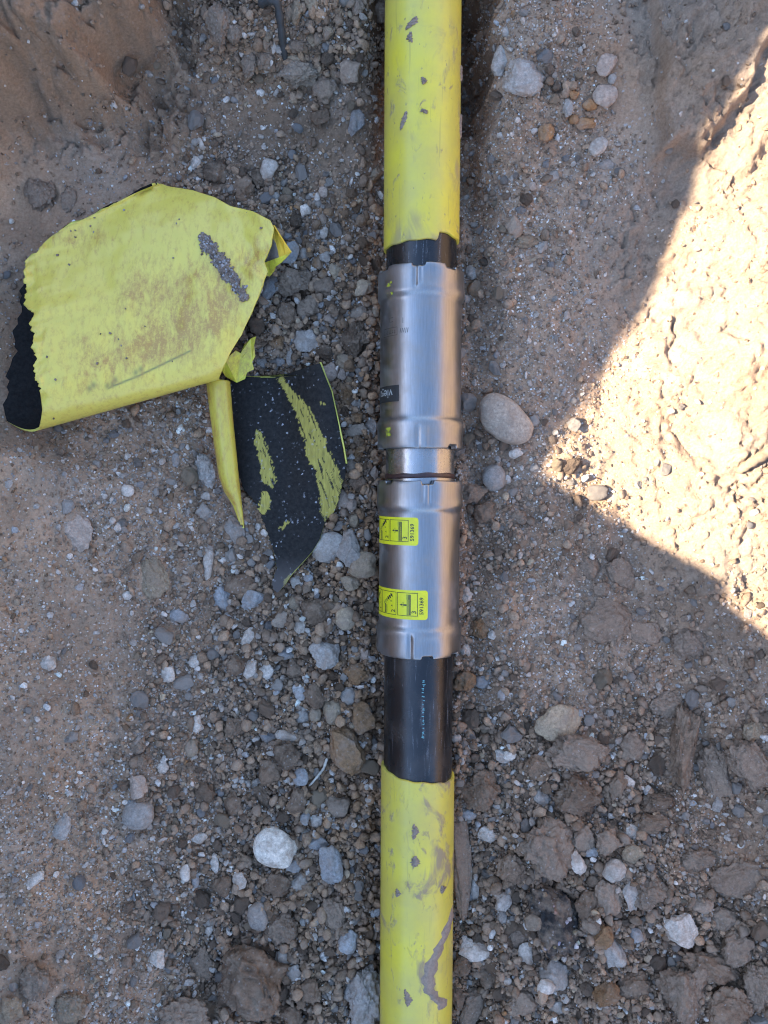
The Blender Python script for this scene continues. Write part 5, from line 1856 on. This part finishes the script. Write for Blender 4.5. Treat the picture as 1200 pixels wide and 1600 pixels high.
bulk('grit', 64000, 2.0, 4.8, 2.4, lambda Z, px, py: np.clip(1.0 * Z[:, 1] ** 1.2, .02, 1) * (1 - .85 * Z[:, 2]), sand_cols, var_g, 1.0, 'fine sandy grit strewn over the soil', 24, .3, cat='grit')

# ------------------------------------------------------------------ small single things


def tube_thing(name, pts, rad, mat, label, cat, nseg=8, taper=0.3, lift=0.0):
    P = np.array(pts, float)
    x, y, z = on_ground(P[:, 0], P[:, 1])
    z = z + P[:, 2] * M + lift
    C3 = np.stack([x, y, z], 1)
    n = 24
    tq = np.linspace(0, 1, n)
    s = np.linspace(0, 1, len(C3))
    cc = np.stack([np.interp(tq, s, C3[:, k]) for k in range(3)], 1)
    for _ in range(3):
        cc[1:-1] = (cc[:-2] + 2 * cc[1:-1] + cc[2:]) / 4
    vs = []
    for i in range(n):
        t = cc[min(n - 1, i + 1)] - cc[max(0, i - 1)]
        t /= np.linalg.norm(t)
        e1 = np.cross(t, [0, 0, 1.])
        e1 /= np.linalg.norm(e1) + 1e-9
        e2 = np.cross(e1, t)
        rr = rad * M * (1 - taper * tq[i]) * (1 + .12 * math.sin(i * 1.7)) * (.35 if i in (0, n - 1) else 1)
        for k in range(nseg):
            a = 2 * math.pi * k / nseg
            vs.append(cc[i] + rr * (math.cos(a) * e1 + math.sin(a) * e2))
    base = cc[n // 2]
    me = mesh_from(name, np.array(vs) - base, grid_faces(n, nseg, True), mat)
    o = link(name, me, label=label, cat=cat)
    o.location = base
    return o


tube_thing('rootlet', [(512, 1181, 10), (507, 1196, 14), (497, 1209, 12), (483, 1227, 6)], 2.4, MT['root'], 'thin white rootlet lying on the gravel beside the bare black pipe', 'root')
tube_thing('twig', [(1240, 690, 8), (1200, 705, 8), (1172, 722, 7), (1150, 738, 4)], 9, MT['wood'], 'short light-brown twig in the sunlit patch at the right border', 'twig', taper=.35)
tube_thing('fibre', [(797, 1098, 2), (806, 1104, 4), (815, 1107, 3), (826, 1108, 2)], 1.2, MT['rubber'], 'thin dark fibre on the grit right of the bare black pipe', 'fibre')
tube_thing('plastic_strip', [(405, 12, 6), (428, 14, 20), (438, 22, 22), (441, 50, 16), (444, 80, 6), (446, 98, -4)], 6, MT['rubber'], 'dark smooth strip sticking out of the clod heap at the far end', 'strip', taper=.2)

# black bituminous lump with embedded pebbles
o = add_rock(864, 1427, 78, 116, 20, 'c', (.038, .033, .030), .6, 'black bituminous lump with small stones stuck to it in the right rubble', None, 'asphalt_lump', .4, 'asphalt lump')
bake_scale(o)
o.data.materials[0] = MT['tar']
r_ = np.random.default_rng(9)
lump = o
dg = bpy.context.evaluated_depsgraph_get()
bpy.context.view_layer.update()
hx_, hy_ = 74 * .5 * M, 112 * .5 * M
LV = np.array([v.co[:] for v in lump.data.vertices])
topz = LV[LV[:, 2] > 0.0]
for k in range(14):
    pt = topz[r_.integers(len(topz))]
    p, f = rock_shape(900 + k, 1, 'a')
    sz = r_.uniform(.0007, .0026) if k else .0080
    me = mesh_from('stone_chip', p * sz + pt + np.array([0, 0, .0006]), f, MT['stone'], False)
    c_ = link('stone_chip', me)
    c_.parent = lump
    q = (.40, .38, .36) if k % 3 else (.22, .15, .10)
    c_.color = (*[v * r_.uniform(.8, 1.2) for v in q], 1)

# sand trickled on the yellow sheet
def sand_on_sheet():
    me = SHEET_A
    V_ = np.zeros(len(me.vertices) * 3)
    me.vertices.foreach_get('co', V_)
    V_ = V_.reshape(-1, 3)[46 * 190:]
    px = V_[:, 0] / (CZ - V_[:, 2]) * F + CX
    py = CY - V_[:, 1] / (CZ - V_[:, 2]) * F
    r = np.random.default_rng(4)
    line = [(316, 374), (332, 396), (352, 420), (368, 444), (388, 468)]
    d = seg_dist(px, py, line)
    wd = np.interp(px, [312, 330, 360, 375, 392], [5, 9.5, 9, 5, 4])
    extra = (r.random(len(px)) < .0009)
    sel = np.nonzero((d < wd * (0.75 + 1.1 * fbm2(px, py, 14.0, 3, 3) + .5 * r.random(len(px)) ** 3)))[0]
    sel = np.concatenate([r.choice(sel, 1500), np.nonzero(extra)[0][:120]])
    Vs, Fs, Cs, off = [], [], [], 0
    for i in sel:
        bv, bf = var_g[r.integers(len(var_g))]
        sz = r.uniform(.0005, .0013)
        core = max(0, 1 - d[i] / 10)
        P = rot_z(bv * sz * np.array([1.2, .9, .7]), r.uniform(0, 6.3)) + V_[i] + np.array([r.normal(0, .0008), r.normal(0, .0008), r.uniform(0.0002, (.0004 + .0014 * core))])
        Vs.append(P)
        Fs.append(bf + off)
        off += 8
        q = np.array([.20, .15, .115]) * r.uniform(.6, 1.3) if r.random() < .8 else np.array([.36, .34, .33]) * r.uniform(.7, 1.1)
        Cs.append(np.tile(q, (8, 1)))
    link('sand', mesh_from('sand', np.concatenate(Vs), np.concatenate(Fs), MT['gravel'], False, np.concatenate(Cs)), label='trail of dark sand trickled across the large yellow sheet', cat='sand', kind='stuff')


sand_on_sheet()
